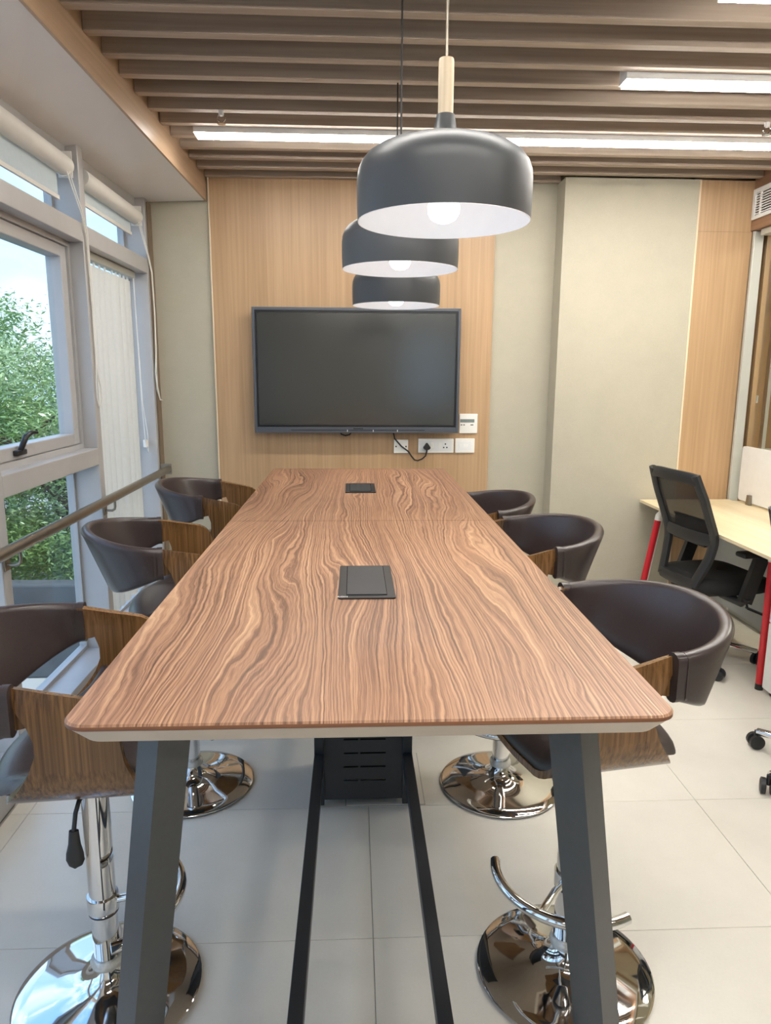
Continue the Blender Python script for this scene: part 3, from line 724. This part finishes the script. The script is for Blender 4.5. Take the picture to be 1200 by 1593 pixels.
# ------------------------------------------------------------------ screen on the wall
tv = thing('wall_screen', (0.024, 4.50, 1.12), 'large dark flat interactive screen with grey frame on wood panel', 'screen')
XA, XB, ZA, ZB, YF = -0.606, 0.652, 1.138, 1.888, 4.430
MB().box(XA + 0.02, XB - 0.02, YF + 0.02, 4.472, ZA + 0.02, ZB - 0.01, 0.004).build('back_housing', M['blackplastic'], tv, 0)
MB().box(-0.20, 0.25, 4.472, 4.5015, 1.35, 1.70).build('wall_bracket', M['blackmetal'], tv, 0)
fr = MB()
for xa, xb, za, zb in ((XA, XA + 0.016, ZA, ZB), (XB - 0.016, XB, ZA, ZB), (XA + 0.016, XB - 0.016, ZB - 0.018, ZB), (XA + 0.016, XB - 0.016, ZA, ZA + 0.036)): fr.box(xa, xb, YF - 0.004, YF + 0.03, za, zb, 0.002)
fr.build('frame', M['bezel'], tv, 0)
fr = MB(); q = 0.012
for xa, xb, za, zb in ((XA + 0.016, XA + 0.016 + q, ZA + 0.036, ZB - 0.018), (XB - 0.016 - q, XB - 0.016, ZA + 0.036, ZB - 0.018), (XA + 0.016 + q, XB - 0.016 - q, ZB - 0.018 - q, ZB - 0.018), (XA + 0.016 + q, XB - 0.016 - q, ZA + 0.036, ZA + 0.036 + q)): fr.box(xa, xb, YF, YF + 0.02, za, zb)
fr.build('inner_bezel', M['bezelblack'], tv, 0)
MB().box(XA + 0.0285, XB - 0.0285, YF + 0.003, YF + 0.018, ZA + 0.0485, ZB - 0.0305).build('display', M['screen'], tv, 0)
MB().box(XA + 0.22, XB - 0.21, YF - 0.0052, YF - 0.004, ZA + 0.016, ZA + 0.020).build('pen_tray_groove', M['bezelblack'], tv, 0)
mk = MB(); xx = 0.0
for k, wd in enumerate((0.007, 0.005, 0.006, 0.003, 0.005, 0.006, 0.005, 0.003, 0.006)):
    mk.box(xx, xx + wd, YF - 0.0048, YF - 0.004, ZA + 0.024, ZA + 0.031); xx += wd + 0.0015
mk.build('maker_mark', M['bezelblack'], tv, 0)
for x in (-0.04, 0.12, 0.27): MB().box(x, x + 0.004, YF - 0.0055, YF - 0.004, ZA + 0.008, ZA + 0.020).build('port_light', M['white'], tv, 0)
MB().tube([(-0.085, 4.452, 1.150), (-0.075, 4.452, 1.128), (-0.05, 4.452, 1.120), (-0.025, 4.452, 1.126), (-0.008, 4.452, 1.150)], 0.0045, 8).build('cable_loop', M['cable'], tv)

# sockets, controller and plug below the screen
YW = 4.502
def plate(x0, x1, z0, z1, label, cat, name):
    t = thing(name, ((x0 + x1) / 2, YW, (z0 + z1) / 2), label, cat)
    MB().box(x0, x1, YW - 0.010, YW, z0, z1, 0.003).build('plate', M['whiteplastic'], t, 0); return t
t = plate(0.254, 0.345, 1.006, 1.091, 'square white blank plate with two dark screws below the screen', 'wall plate', 'blank_plate')
for x in (0.268, 0.331): MB().prism([(x + 0.005 * math.cos(k * PI / 4), 1.048 + 0.005 * math.sin(k * PI / 4)) for k in range(8)], YW - 0.0112, YW - 0.010, 'y').build('screw', M['hole'], t, 0)
t = plate(0.409, 0.634, 1.008, 1.098, 'wide white double socket with black plug in it', 'socket', 'double_socket')
MB().box(0.420, 0.623, YW - 0.0115, YW - 0.010, 1.020, 1.086, 0.0005).build('inner_plate', M['white'], t, 0)
for x in (0.486, 0.536): MB().box(x, x + 0.020, YW - 0.015, YW - 0.0115, 1.036, 1.072, 0.001).build('rocker_switch', M['whiteplastic'], t, 0)
for dx, dz in ((0, 0.012), (-0.010, -0.010), (0.010, -0.010)): MB().box(0.581 + dx - 0.004, 0.581 + dx + 0.004, YW - 0.0121, YW - 0.0115, 1.052 + dz - 0.004, 1.052 + dz + 0.004).build('pin_hole', M['hole'], t, 0)
t = plate(0.644, 0.768, 1.008, 1.099, 'plain white rectangular data plate at right end of the socket row', 'wall plate', 'data_plate')
MB().box(0.664, 0.748, YW - 0.0112, YW - 0.010, 1.026, 1.081, 0.0004).build('module_insert', M['white'], t, 0)
for x in (0.674, 0.699, 0.716): MB().box(x, x + 0.010, YW - 0.0122, YW - 0.0112, 1.045, 1.062).build('jack', M['whiteplastic'], t, 0)
t = plate(0.668, 0.782, 1.132, 1.254, 'white wall controller with small grey display beside the screen', 'thermostat', 'room_controller')
MB().box(0.672, 0.762, YW - 0.0115, YW - 0.010, 1.200, 1.221).build('lcd', M['lcd'], t, 0)
for x0, x1 in ((0.676, 0.686), (0.692, 0.702), (0.738, 0.756)): MB().box(x0, x1, YW - 0.0115, YW - 0.010, 1.182, 1.188).build('button', M['greybtn'], t, 0)
t = thing('power_lead', (0.46, 4.485, 1.0), 'black power lead with three-pin plug hanging below the screen', 'power lead')
MB().tube([(0.245, 4.458, 1.150), (0.258, 4.465, 1.100), (0.30, 4.478, 1.052), (0.345, 4.480, 1.018), (0.368, 4.480, 0.985), (0.385, 4.480, 0.965), (0.405, 4.480, 0.960), (0.432, 4.480, 0.970), (0.455, 4.480, 0.990), (0.463, 4.480, 1.020), (0.463, 4.480, 1.035)], 0.0048, 8).build('cable', M['cable'], t)
MB().prism([(0.440, 1.038), (0.450, 1.030), (0.474, 1.030), (0.484, 1.038), (0.484, 1.046), (0.466, 1.072), (0.458, 1.072), (0.440, 1.046)], 4.462, 4.487, 'y').build('plug', M['cable'], t, 0)

# ------------------------------------------------------------------ blinds and cords at the windows
def roller_blind(y0, y1, drop, label):
    t = thing('roller_blind', (-1.215, (y0 + y1) / 2, 2.40), label, 'roller blind', 'rolled-up roller blinds')
    zc, xc, r = 2.358, -1.222, 0.040
    s = MB(); prof = [(xc + r * math.cos(2 * PI * k / 28), zc + r * math.sin(2 * PI * k / 28)) for k in range(28)]
    s.prism(prof, y0, y1, 'y'); s.build('roll', M['roller'], t, 50)
    MB().box(xc - 0.0215, xc - 0.0195, y0 + 0.01, y1 - 0.045, drop, zc - 0.02).build('fabric', M['rollfab'], t, 0)
    MB().box(xc - 0.026, xc - 0.015, y0 + 0.01, y1 - 0.040, drop - 0.018, drop, 0.002).build('bottom_bar', M['roller'], t, 0)
    MB().box(xc - 0.03, xc + 0.03, y1 + 0.001, y1 + 0.007, zc - 0.045, zc + 0.06).build('bracket', M['whiteplastic'], t, 0)
    s = MB().lathe([(0.030, -0.006), (0.034, -0.006), (0.034, 0.006), (0.030, 0.006)], n=20)
    s.xf(Matrix.Translation((xc, y1 - 0.02, zc - 0.012)) @ Matrix.Rotation(PI / 2, 4, 'X')); s.build('chain_wheel', M['whiteplastic'], t, 40)
    return t
rb1 = roller_blind(2.50, 3.305, 2.232, 'white roller blind rolled up over the window with the black handle')
rb2 = roller_blind(3.475, 4.315, 2.272, 'white roller blind rolled up above the vertical blind')
MB().tube([(-1.20, 3.255, 2.335), (-1.185, 3.37, 2.165), (-1.190, 3.415, 2.10), (-1.192, 3.425, 1.95), (-1.192, 3.43, 1.75), (-1.192, 3.43, 1.55), (-1.192, 3.415, 1.45), (-1.192, 3.413, 1.38), (-1.192, 3.43, 1.345), (-1.192, 3.455, 1.345), (-1.192, 3.475, 1.38), (-1.192, 3.47, 1.43), (-1.192, 3.44, 1.49), (-1.191, 3.432, 1.60), (-1.191, 3.437, 1.80), (-1.190, 3.432, 1.98), (-1.188, 3.424, 2.11), (-1.185, 3.385, 2.17), (-1.20, 3.29, 2.335)], 0.0032, 6).build('pull_cord', M['cord'], rb1)
MB().tube([(-1.20, 4.265, 2.335), (-1.19, 4.395, 2.165), (-1.188, 4.45, 2.08), (-1.186, 4.455, 1.85), (-1.186, 4.44, 1.62), (-1.186, 4.41, 1.50), (-1.185, 4.42, 1.40), (-1.18, 4.46, 1.335), (-1.175, 4.51, 1.33), (-1.18, 4.46, 1.34), (-1.184, 4.43, 1.42), (-1.185, 4.43, 1.52), (-1.186, 4.455, 1.64), (-1.185, 4.462, 1.86), (-1.186, 4.455, 2.08), (-1.188, 4.405, 2.17), (-1.20, 4.30, 2.335)], 0.0032, 6).build('pull_cord', M['cord'], rb2)

vb = thing('vertical_blind', (-1.275, 3.87, 2.06), 'off-white vertical vane blind covering the tall window beside the grey wall', 'vertical blind')
MB().box(-1.30, -1.255, 3.465, 4.35, 2.030, 2.066, 0.003).build('head_rail', M['alu2'], vb, 0)
vy = [3.500 + 0.079 * k for k in range(6)] + [4.005 + 0.066 * k for k in range(5)]
rv = random.Random(3)
for k, y in enumerate(vy):
    a = R(76 + rv.uniform(-13, 13)); hw = 0.0345; zb, zt = 0.24, 2.008
    # slightly bowed vane
    s = MB(); rows = []
    for i in range(5):
        u = -1 + i * 0.5; bow = -0.009 * (1 - u * u)
        px, py = math.sin(a) * 0, 0
        dx, dy = math.cos(a) * hw * u, math.sin(a) * hw * u
        nx, ny = -math.sin(a) * bow, math.cos(a) * bow
        rows.append([(-1.277 + dx + nx, y + dy + ny, zb), (-1.277 + dx + nx, y + dy + ny, zt), ])
    back = [[(p[0] - 0.0008 * -math.sin(a), p[1] - 0.0008 * math.cos(a), p[2]) for p in r] for r in rows]
    s.grid([r0 + list(reversed(r1)) for r0, r1 in zip(rows, back)], cv=True); s.f.append((0, 1, 2, 3)); s.f.append((19, 18, 17, 16))
    vn = s.build('vane', M['vane'], vb, 40)
    MB().box(-1.281, -1.273, y - 0.006, y + 0.006, 2.006, 2.031).build('carrier', M['whiteplastic'], vn, 0)
MB().tube([(-1.262, 4.33, 2.04), (-1.262, 4.345, 1.7), (-1.262, 4.355, 1.3), (-1.255, 4.36, 1.08), (-1.25, 4.39, 1.02), (-1.25, 4.40, 1.12), (-1.26, 4.365, 1.32), (-1.262, 4.352, 1.7), (-1.262, 4.338, 2.04)], 0.0026, 6).build('control_chain', M['cord'], vb)
MB().box(-1.27, -1.25, 4.36, 4.395, 1.055, 1.10, 0.003).build('chain_weight', M['whiteplastic'], vb, 0)

# handrail in front of the glass
hr = thing('handrail', (-1.15, 2.0, 0.91), 'brushed steel handrail running along the windows', 'handrail')
MB().tube([(-1.15, -2.6, 0.912), (-1.15, 1.0, 0.912), (-1.15, 4.44, 0.912)], 0.0215, 20).build('rail', M['steel'], hr, 50)
MB().box(-1.198, -1.13, 4.442, 4.449, 0.88, 0.945, 0.002).build('end_plate', M['steel'], hr, 0)
for yk in mull[:6]:
    MB().tube([(-1.199, yk, 0.845), (-1.165, yk, 0.845), (-1.153, yk, 0.852), (-1.15, yk, 0.865), (-1.15, yk, 0.895)], 0.006, 8).build('rail_bracket', M['steel'], hr, 50)
    MB().box(-1.1995, -1.195, yk - 0.02, yk + 0.02, 0.825, 0.865, 0.001).build('bracket_plate', M['steel'], hr, 0)

# ceiling sprinklers
for x, y, lab in ((-0.572, 3.405, 'small chrome sprinkler head hanging from slats, left one above the screen wall'), (1.868, 3.405, 'small chrome sprinkler head hanging from slats at far right')):
    t = thing('sprinkler_head', (x, y, 2.56), lab, 'sprinkler', 'ceiling sprinklers')
    MB().tube([(x, y, 2.62), (x, y, 2.60)], 0.012, 10).build('socket', M['white'], t)
    s = MB(); 
    for sg in (-1, 1): s.tube([(x, y, 2.605), (x + sg * 0.016, y, 2.597), (x + sg * 0.016, y, 2.582), (x + sg * 0.004, y, 2.572)], 0.003, 6)
    s.build('yoke', M['chrome'], t)
    MB().lathe([(0.0, 0.0), (0.018, 0.0), (0.018, 0.003), (0.0, 0.003)], (x, y), 16, 2.566).build('deflector', M['chrome'], t)

# floor access lid beside the table pedestal
t = MB().box(-0.03, 0.246, 2.275, 2.62, 0.0005, 0.0025).build('floor_box_lid', M['tile'], smooth=0)
tag(t, 'flat floor access lid with thin outline beside the table pedestal', 'floor box')
MB().box(-0.034, 0.250, 2.271, 2.624, 0.0002, 0.0006).build('lid_joint', M['grout'], t, 0)

# air grille in the bulkhead
g = thing('air_grille', (2.36, 3.95, 2.40), 'white louvred air grille in the brown bulkhead', 'air vent')
y0, y1, z0, z1 = 3.30, 4.360, 2.398, 2.568
fr = MB()
for ya_, yb_, za, zb in ((y0, y0 + 0.03, z0, z1), (y1 - 0.03, y1, z0, z1), (y0 + 0.03, y1 - 0.03, z0, z0 + 0.022), (y0 + 0.03, y1 - 0.03, z1 - 0.022, z1)): fr.box(2.350, 2.3615, ya_, yb_, za, zb, 0.002)
fr.box(2.350, 2.3615, y1 - 0.088, y1 - 0.078, z0 + 0.022, z1 - 0.022)
fr.build('grille_frame', M['white'], g, 0)
MB().box(2.3605, 2.3618, y0 + 0.03, y1 - 0.03, z0 + 0.02, z1 - 0.02).build('dark_backing', M['hole'], g, 0)
for k in range(9):
    z = z0 + 0.026 + k * 0.0142
    MB().box(2.352, 2.3600, y0 + 0.03, y1 - 0.03, z, z + 0.0062).build('louvre', M['white'], g, 0)

# ------------------------------------------------------------------ work desk on the right
dk = thing('work_desk', (2.1, 2.8, 0.0), 'pale maple office desk with red legs along the glass partition', 'desk')
ch_ = [(1.800, 4.345), (2.372, 4.345), (2.372, 4.29), (2.428, 4.29), (2.428, 1.30), (1.800, 1.30)]
MB().prism(ch_, 0.715, 0.730).build('desktop', M['maple'], dk, 0)
MB().prism([(1.822, 4.343), (2.37, 4.343), (2.37, 4.285), (2.426, 4.285), (2.426, 1.32), (1.822, 1.32)], 0.704, 0.715).build('desktop_underside', M['maple'], dk, 0)
MB().prism([(1.800, 4.345), (1.822, 4.343), (1.822, 1.32), (1.800, 1.30)], 0.7145, 0.7152).build('edge_chamfer', M['maple'], dk, 0)
def red_leg(p, q):
    lg = MB().tube([p, q], 0.0185, 16).build('leg', M['red'], dk, 50, 'red desk leg')
    P, Q = Vector(p), Vector(q); d = (Q - P).normalized()
    MB().tube([P - d * 0.03, P], 0.019, 16).build('leg_foot', M['blackplastic'], lg, 50)
    MB().tube([Q, Q + d * 0.03, Q + d * 0.06 + Vector((0.012, 0, 0))], [0.020, 0.020, 0.012], 16).build('leg_joint', M['whiteplastic'], lg, 50)
red_leg((1.735, 4.13, 0.03), (1.832, 4.13, 0.640))
red_leg((1.970, 3.160, 0.03), (1.968, 3.160, 0.640))
red_leg((1.970, 1.450, 0.03), (1.968, 1.450, 0.640))
MB().box(2.255, 2.27, 3.19, 4.30, 0.12, 0.66, 0.002).build('modesty_panel', M['modesty'], dk, 0)
MB().box(1.86, 2.25, 4.11, 4.15, 0.672, 0.703, 0.002).build('desk_beam', M['whiteplastic'], dk, 0)
MB().bar((1.772, 4.155, 0.10), (1.86, 4.155, 0.655), 0.02, 0.02, (0, 1, 0)).build('leg_cover', M['whiteplastic'], dk, 0)

sc_ = thing('desk_divider', (2.405, 3.2, 0.73), 'white desk divider panel with silver clamp on the pale desk', 'desk divider')
MB().prism(round_rect(2.25, 4.285, 0.742, 1.074, 0.02, 'abcd', 5), 2.398, 2.416, 'x').build('panel', M['white'], sc_, 30)
for y in (4.14, 2.5):
    MB().prism([(y - 0.020, 0.7305), (y + 0.020, 0.7305), (y + 0.012, 0.790), (y - 0.012, 0.790)], 2.378, 2.3975, 'x').build('clamp', M['steel'], sc_, 0, 'silver clamp')

# white drawer unit under the desk
pd = thing('drawer_unit', (2.15, 2.9, 0.0), 'white drawer unit under the pale desk beside the red leg', 'drawer unit')
MB().box(1.975, 2.38, 2.73, 3.12, 0.02, 0.665, 0.004).build('body', M['white'], pd, 0)
for z0, z1 in ((0.03, 0.355), (0.360, 0.505), (0.510, 0.655)):
    d_ = MB().box(1.955, 1.974, 2.735, 3.115, z0, z1, 0.004).build('drawer', M['white'], pd, 0)
    MB().box(1.950, 1.955, 2.80, 2.94, z1 - 0.03, z1 - 0.015, 0.001).build('handle', M['steel'], d_, 0)
for x, y in ((2.0, 2.77), (2.0, 3.08), (2.34, 2.77), (2.34, 3.08)): MB().box(x - 0.015, x + 0.015, y - 0.015, y + 0.015, 0.0, 0.02).build('foot', M['blackplastic'], pd, 0)

# ------------------------------------------------------------------ office chairs
def catmull(pts, n=6):
    out = []; P = [Vector(p) for p in pts]
    for i in range(len(P) - 1):
        p0, p1, p2, p3 = P[max(i - 1, 0)], P[i], P[i + 1], P[min(i + 2, len(P) - 1)]
        for k in range(n):
            t = k / n; out.append(0.5 * ((2 * p1) + (p2 - p0) * t + (2 * p0 - 5 * p1 + 4 * p2 - p3) * t * t + (3 * p1 - p0 - 3 * p2 + p3) * t ** 3))
    return out + [P[-1]]
def office_chair(label):
    t = thing('office_chair', (0, 0, 0), label, 'office chair', 'black mesh-back office chairs')
    # backrest profile (x back, z) : top leans back, knee forward, foot back
    prof = [(v.x, v.z) for v in catmull([(-0.250, 0, 1.035), (-0.212, 0, 0.93), (-0.160, 0, 0.80), (-0.125, 0, 0.71), (-0.118, 0, 0.65), (-0.130, 0, 0.57), (-0.165, 0, 0.44)], 5)]
    def hw(z): return 0.206 + 0.02 * max(0, min(1, (z - 0.62) / 0.1)) - 0.02 * max(0, (z - 0.9) / 0.13) - 0.045 * max(0, (0.60 - z) / 0.16)
    def bx(z):
        for (xa, za), (xb, zb) in zip(prof, prof[1:]):
            if zb <= z <= za: return xa + (xb - xa) * (z - za) / (zb - za)
        return prof[-1][0]
    def ribbon(pts, w, d):
        # pts: list of (y, z) along the frame; w width in plane, d depth
        P = [Vector((bx(z) + 0.12 * abs(y / 0.22) ** 2 * 0.25, y, z)) for y, z in pts]; rows = []
        for i, p in enumerate(P):
            tg = (P[min(i + 1, len(P) - 1)] - P[max(i - 1, 0)]).normalized(); nb = Vector((1, 0, 0)); sd = tg.cross(nb).normalized(); nn = sd.cross(tg)
            rows.append([p + sd * a * w / 2 + nn * b * d / 2 for a, b in ((-1, -0.6), (-0.6, -1), (0.6, -1), (1, -0.6), (1, 0.6), (0.6, 1), (-0.6, 1), (-1, 0.6))])
        return rows
    s = MB()
    zs = [0.445 + (1.02 - 0.445) * k / 24 for k in range(25)]
    for sg in (-1, 1): 
        r = ribbon([(sg * (hw(z) - 0.026), z) for z in zs], 0.052 , 0.032); k0 = len(s.v); s.grid(r, cv=True)
        s.f.append(tuple(k0 + k for k in range(8))); s.f.append(tuple(k0 + 24 * 8 + k for k in range(8)))
    for z, w in ((1.005, 0.056), (0.690, 0.062), (0.452, 0.056)):
        h_ = hw(z) - 0.02; r = ribbon([(h_ * (-1 + k / 8), z - (0.010 if z > 1 else 0) * (abs(-1 + k / 8) ** 4)) for k in range(17)], w, 0.026); k0 = len(s.v); s.grid(r, cv=True)
        s.f.append(tuple(k0 + k for k in range(8))); s.f.append(tuple(k0 + 16 * 8 + k for k in range(8)))
    s.build('back_frame', M['frame'], t, 45)
    s = MB(); rows = []
    for k in range(17):
        z = 0.70 + (1.00 - 0.70) * k / 16; h_ = hw(z) - 0.03
        rows.append([(bx(z) + 0.03 * (y / 0.22) ** 2 * abs(1), y, z) for y in [h_ * (-1 + j / 5) for j in range(11)]])
    back = [[(x + 0.002, y, z) for x, y, z in r] for r in rows]
    s.grid([a + list(reversed(b)) for a, b in zip(rows, back)], cv=True); s.build('back_mesh', M['meshfab'], t, 50)
    s = MB(); rows = []
    for k in range(9):
        z = 0.645 + 0.14 * k / 8; h_ = 0.13; dd = 0.028 * math.sin(PI * k / 8)
        rows.append([(bx(z) + 0.035 + dd * (1 - 0.4 * (y / h_) ** 2), y, z) for y in [h_ * (-1 + j / 4) for j in range(9)]])
    back = [[(bx(0.7) + 0.02, y, z) for x, y, z in r] for r in rows]
    s.grid([a + list(reversed(b)) for a, b in zip(rows, back)], cv=True); s.build('lumbar_pad', M['frame'], t, 50)
    # seat
    s = MB(); rows = []; N = 40
    def ring(scale, z): 
        out = []
        for k in range(N):
            a = 2 * PI * k / N; c, sn = math.cos(a), math.sin(a); e = 0.55
            out.append((0.075 + 0.235 * scale * math.copysign(abs(c) ** e, c), 0.235 * scale * math.copysign(abs(sn) ** e, sn), z - (0.018 * max(0, c) ** 3 if z > 0.44 else 0)))
        return out
    for sc2, z in ((0.0, 0.408), (0.90, 0.408), (0.97, 0.418), (1.0, 0.440), (0.985, 0.462), (0.93, 0.480), (0.7, 0.488), (0.0, 0.486)): rows.append(ring(sc2, z))
    s.grid(rows, cv=True); s.build('seat', M['seatfab'], t, 50)
    MB().box(-0.10, 0.20, -0.13, 0.13, 0.380, 0.408, 0.006).build('seat_plate', M['blackplastic'], t, 0)
    MB().box(-0.165, -0.02, -0.03, 0.03, 0.385, 0.420, 0.006).build('back_bracket', M['blackplastic'], t, 0)
    for sg in (-1, 1):
        s = MB().tube([(0.03, sg * 0.12, 0.39), (0.045, sg * 0.255, 0.385), (0.052, sg * 0.272, 0.42)], [0.02, 0.022, 0.028], 10)
        s.bar((0.048, sg * 0.270, 0.39), (0.125, sg * 0.268, 0.625), 0.028, 0.070, (1, 0, 0)); ar = s.build('armrest', M['frame'], t, 40)
        MB().box(0.0, 0.215, sg * 0.265 - 0.038, sg * 0.265 + 0.038, 0.622, 0.648, 0.010).build('arm_pad', M['blackplastic'], ar, 40)
    lv = MB().tube([(0.09, -0.12, 0.385), (0.09, -0.235, 0.375), (0.09, -0.245, 0.35)], 0.006, 8).build('lever', M['blackplastic'], t, 50)
    MB().bar((0.09, -0.24, 0.35), (0.175, -0.265, 0.315), 0.03, 0.010).build('lever_paddle', M['blackplastic'], lv, 0)
    MB().lathe([(0.0, 0.385), (0.024, 0.385), (0.024, 0.20), (0.028, 0.20), (0.028, 0.09), (0.0, 0.09)], n=20).build('gas_lift', M['blackplastic'], t)
    MB().lathe([(0.0, 0.070), (0.045, 0.070), (0.045, 0.115), (0.032, 0.125), (0.0, 0.125)], n=24).build('base_hub', M['chrome'], t)
    for k in range(5):
        a = R(72 * k + CH_ROT); ca, sa = math.cos(a), math.sin(a)
        MB().tube([(0.03 * ca, 0.03 * sa, 0.098), (0.16 * ca, 0.16 * sa, 0.090), (0.295 * ca, 0.295 * sa, 0.072)], [0.022, 0.019, 0.014], 12).build('base_arm', M['chrome'], t, 50)
        cs = MB().tube([(0.30 * ca, 0.30 * sa, 0.074), (0.30 * ca, 0.30 * sa, 0.035)], 0.008, 8).build('caster', M['blackplastic'], t, 50)
        b = a + 0.9; dx, dy = -math.sin(b), math.cos(b)
        for sg in (-1, 1):
            c0 = Vector((0.30 * ca, 0.30 * sa, 0.029)); p0, p1 = c0 + Vector((dx, dy, 0)) * sg * 0.007, c0 + Vector((dx, dy, 0)) * sg * 0.027
            MB().tube([p0, p0 + (p1 - p0) * 0.1, p0 + (p1 - p0) * 0.85, p1], [0.026, 0.029, 0.029, 0.022], 18).build('caster_wheel', M['blackplastic'], cs, 50)
    return t
CH_ROT = 40
c1 = office_chair('black mesh-back office chair at the pale desk, seen whole beside the red leg')
c1.location = (1.850, 3.570, 0); c1.rotation_euler.z = R(9)
c2_ = copy_tree(c1); c2_.location = (1.800, 2.365, 0); c2_.rotation_euler.z = R(9)
c2_['label'] = 'black mesh-back office chair cut off by right picture edge, casters showing'

# ------------------------------------------------------------------ outdoors
gr = MB().box(-60, -1.6, -30, 70, -3.3, -3.0).build('ground_outside', M['ground'], smooth=0); tag(gr, kind='structure')
bw = MB().box(-16, -3.6, 10.2, 10.5, -3.0, -1.55, 0.03).build('boundary_wall', M['concrete'], smooth=0)
tag(bw, 'low grey concrete boundary wall outside below the trees', 'wall')
import numpy as np
def tree(x, y, h, rx, rz, nleaf, size, mat, seed, label):
    rg = np.random.default_rng(seed); z0 = -3.0
    t = thing('tree', (x, y, z0), label, 'tree', 'leafy trees outside the windows')
    cz = z0 + h - rz
    s = MB(); s.tube([(x, y, z0), (x + 0.1, y, z0 + h * 0.25), (x - 0.05, y + 0.1, z0 + h * 0.5), (x, y, cz + 0.3 * rz)], [0.16, 0.13, 0.10, 0.05], 10)
    for k in range(9):
        a = rg.uniform(0, 2 * PI); zz = z0 + h * rg.uniform(0.3, 0.6); rr = rx * rg.uniform(0.5, 0.8)
        s.tube([(x, y, zz), (x + 0.5 * rr * math.cos(a), y + 0.5 * rr * math.sin(a), zz + 0.5), (x + rr * math.cos(a), y + rr * math.sin(a), zz + 0.9)], [0.06, 0.04, 0.015], 6)
    s.build('trunk', M['bark'], t, 50)
    # leaves gathered in clumps through the crown
    nc = 90
    d = rg.normal(size=(nc, 3)); d /= np.linalg.norm(d, axis=1)[:, None]; rad = rg.uniform(0.45, 1.0, nc) ** 0.6
    cc = d * rad[:, None] * np.array([rx, rx, rz]) + np.array([x, y, cz])
    ci = rg.integers(0, nc, nleaf); p = cc[ci] + rg.normal(size=(nleaf, 3)) * np.array([0.30, 0.30, 0.17]) * (rx / 2.2)
    p[:, 2] = np.maximum(p[:, 2], z0 + 0.1)
    ax = rg.normal(size=(nleaf, 3)) * np.array([1, 1, 0.45]); ax /= np.linalg.norm(ax, axis=1)[:, None]
    up = rg.normal(size=(nleaf, 3)) * 0.55 + np.array([0, 0, 1.0]); sd = np.cross(ax, up); sd /= np.linalg.norm(sd, axis=1)[:, None]
    ln = size * rg.uniform(0.6, 1.3, nleaf)[:, None]; wd = ln * 0.30
    v = np.stack([p - ax * ln, p + sd * wd, p + ax * ln, p - sd * wd], 1).reshape(-1, 3) - np.array([x, y, z0])
    me = bpy.data.meshes.new('foliage'); me.from_pydata(v.tolist(), [], np.arange(nleaf * 4).reshape(-1, 4).tolist()); me.materials.append(mat)
    o = bpy.data.objects.new('foliage', me); COL.objects.link(o); o.parent = t; o['kind'] = 'stuff'
    return t
tree(-6.6, 13.2, 5.6, 2.3, 2.5, 30000, 0.055, M['leaf2'], 1, 'pale green leafy tree outside, tallest behind the window with the handle')
tree(-4.9, 12.4, 4.6, 1.8, 2.1, 26000, 0.052, M['leaf1'], 2, 'mid green leafy tree outside, right part of the window view')
tree(-8.6, 15.0, 6.4, 2.6, 2.9, 26000, 0.065, M['leaf1'], 3, 'mid green leafy tree outside, left part of the window view')
tree(-6.2, 17.5, 5.2, 2.8, 2.5, 22000, 0.07, M['leaf3'], 4, 'dark green tree outside, behind the pale one')
tree(-10.5, 19.5, 6.6, 3.0, 3.2, 18000, 0.085, M['leaf3'], 5, 'dark green tree outside, farthest from the windows')
tree(-3.2, 15.5, 5.6, 2.2, 2.6, 18000, 0.065, M['leaf2'], 6, 'pale green leafy tree outside, showing between the blind vanes')
tree(-7.5, 6.5, 5.4, 2.2, 2.5, 18000, 0.065, M['leaf1'], 8, 'mid green leafy tree outside, straight across from the window bays')
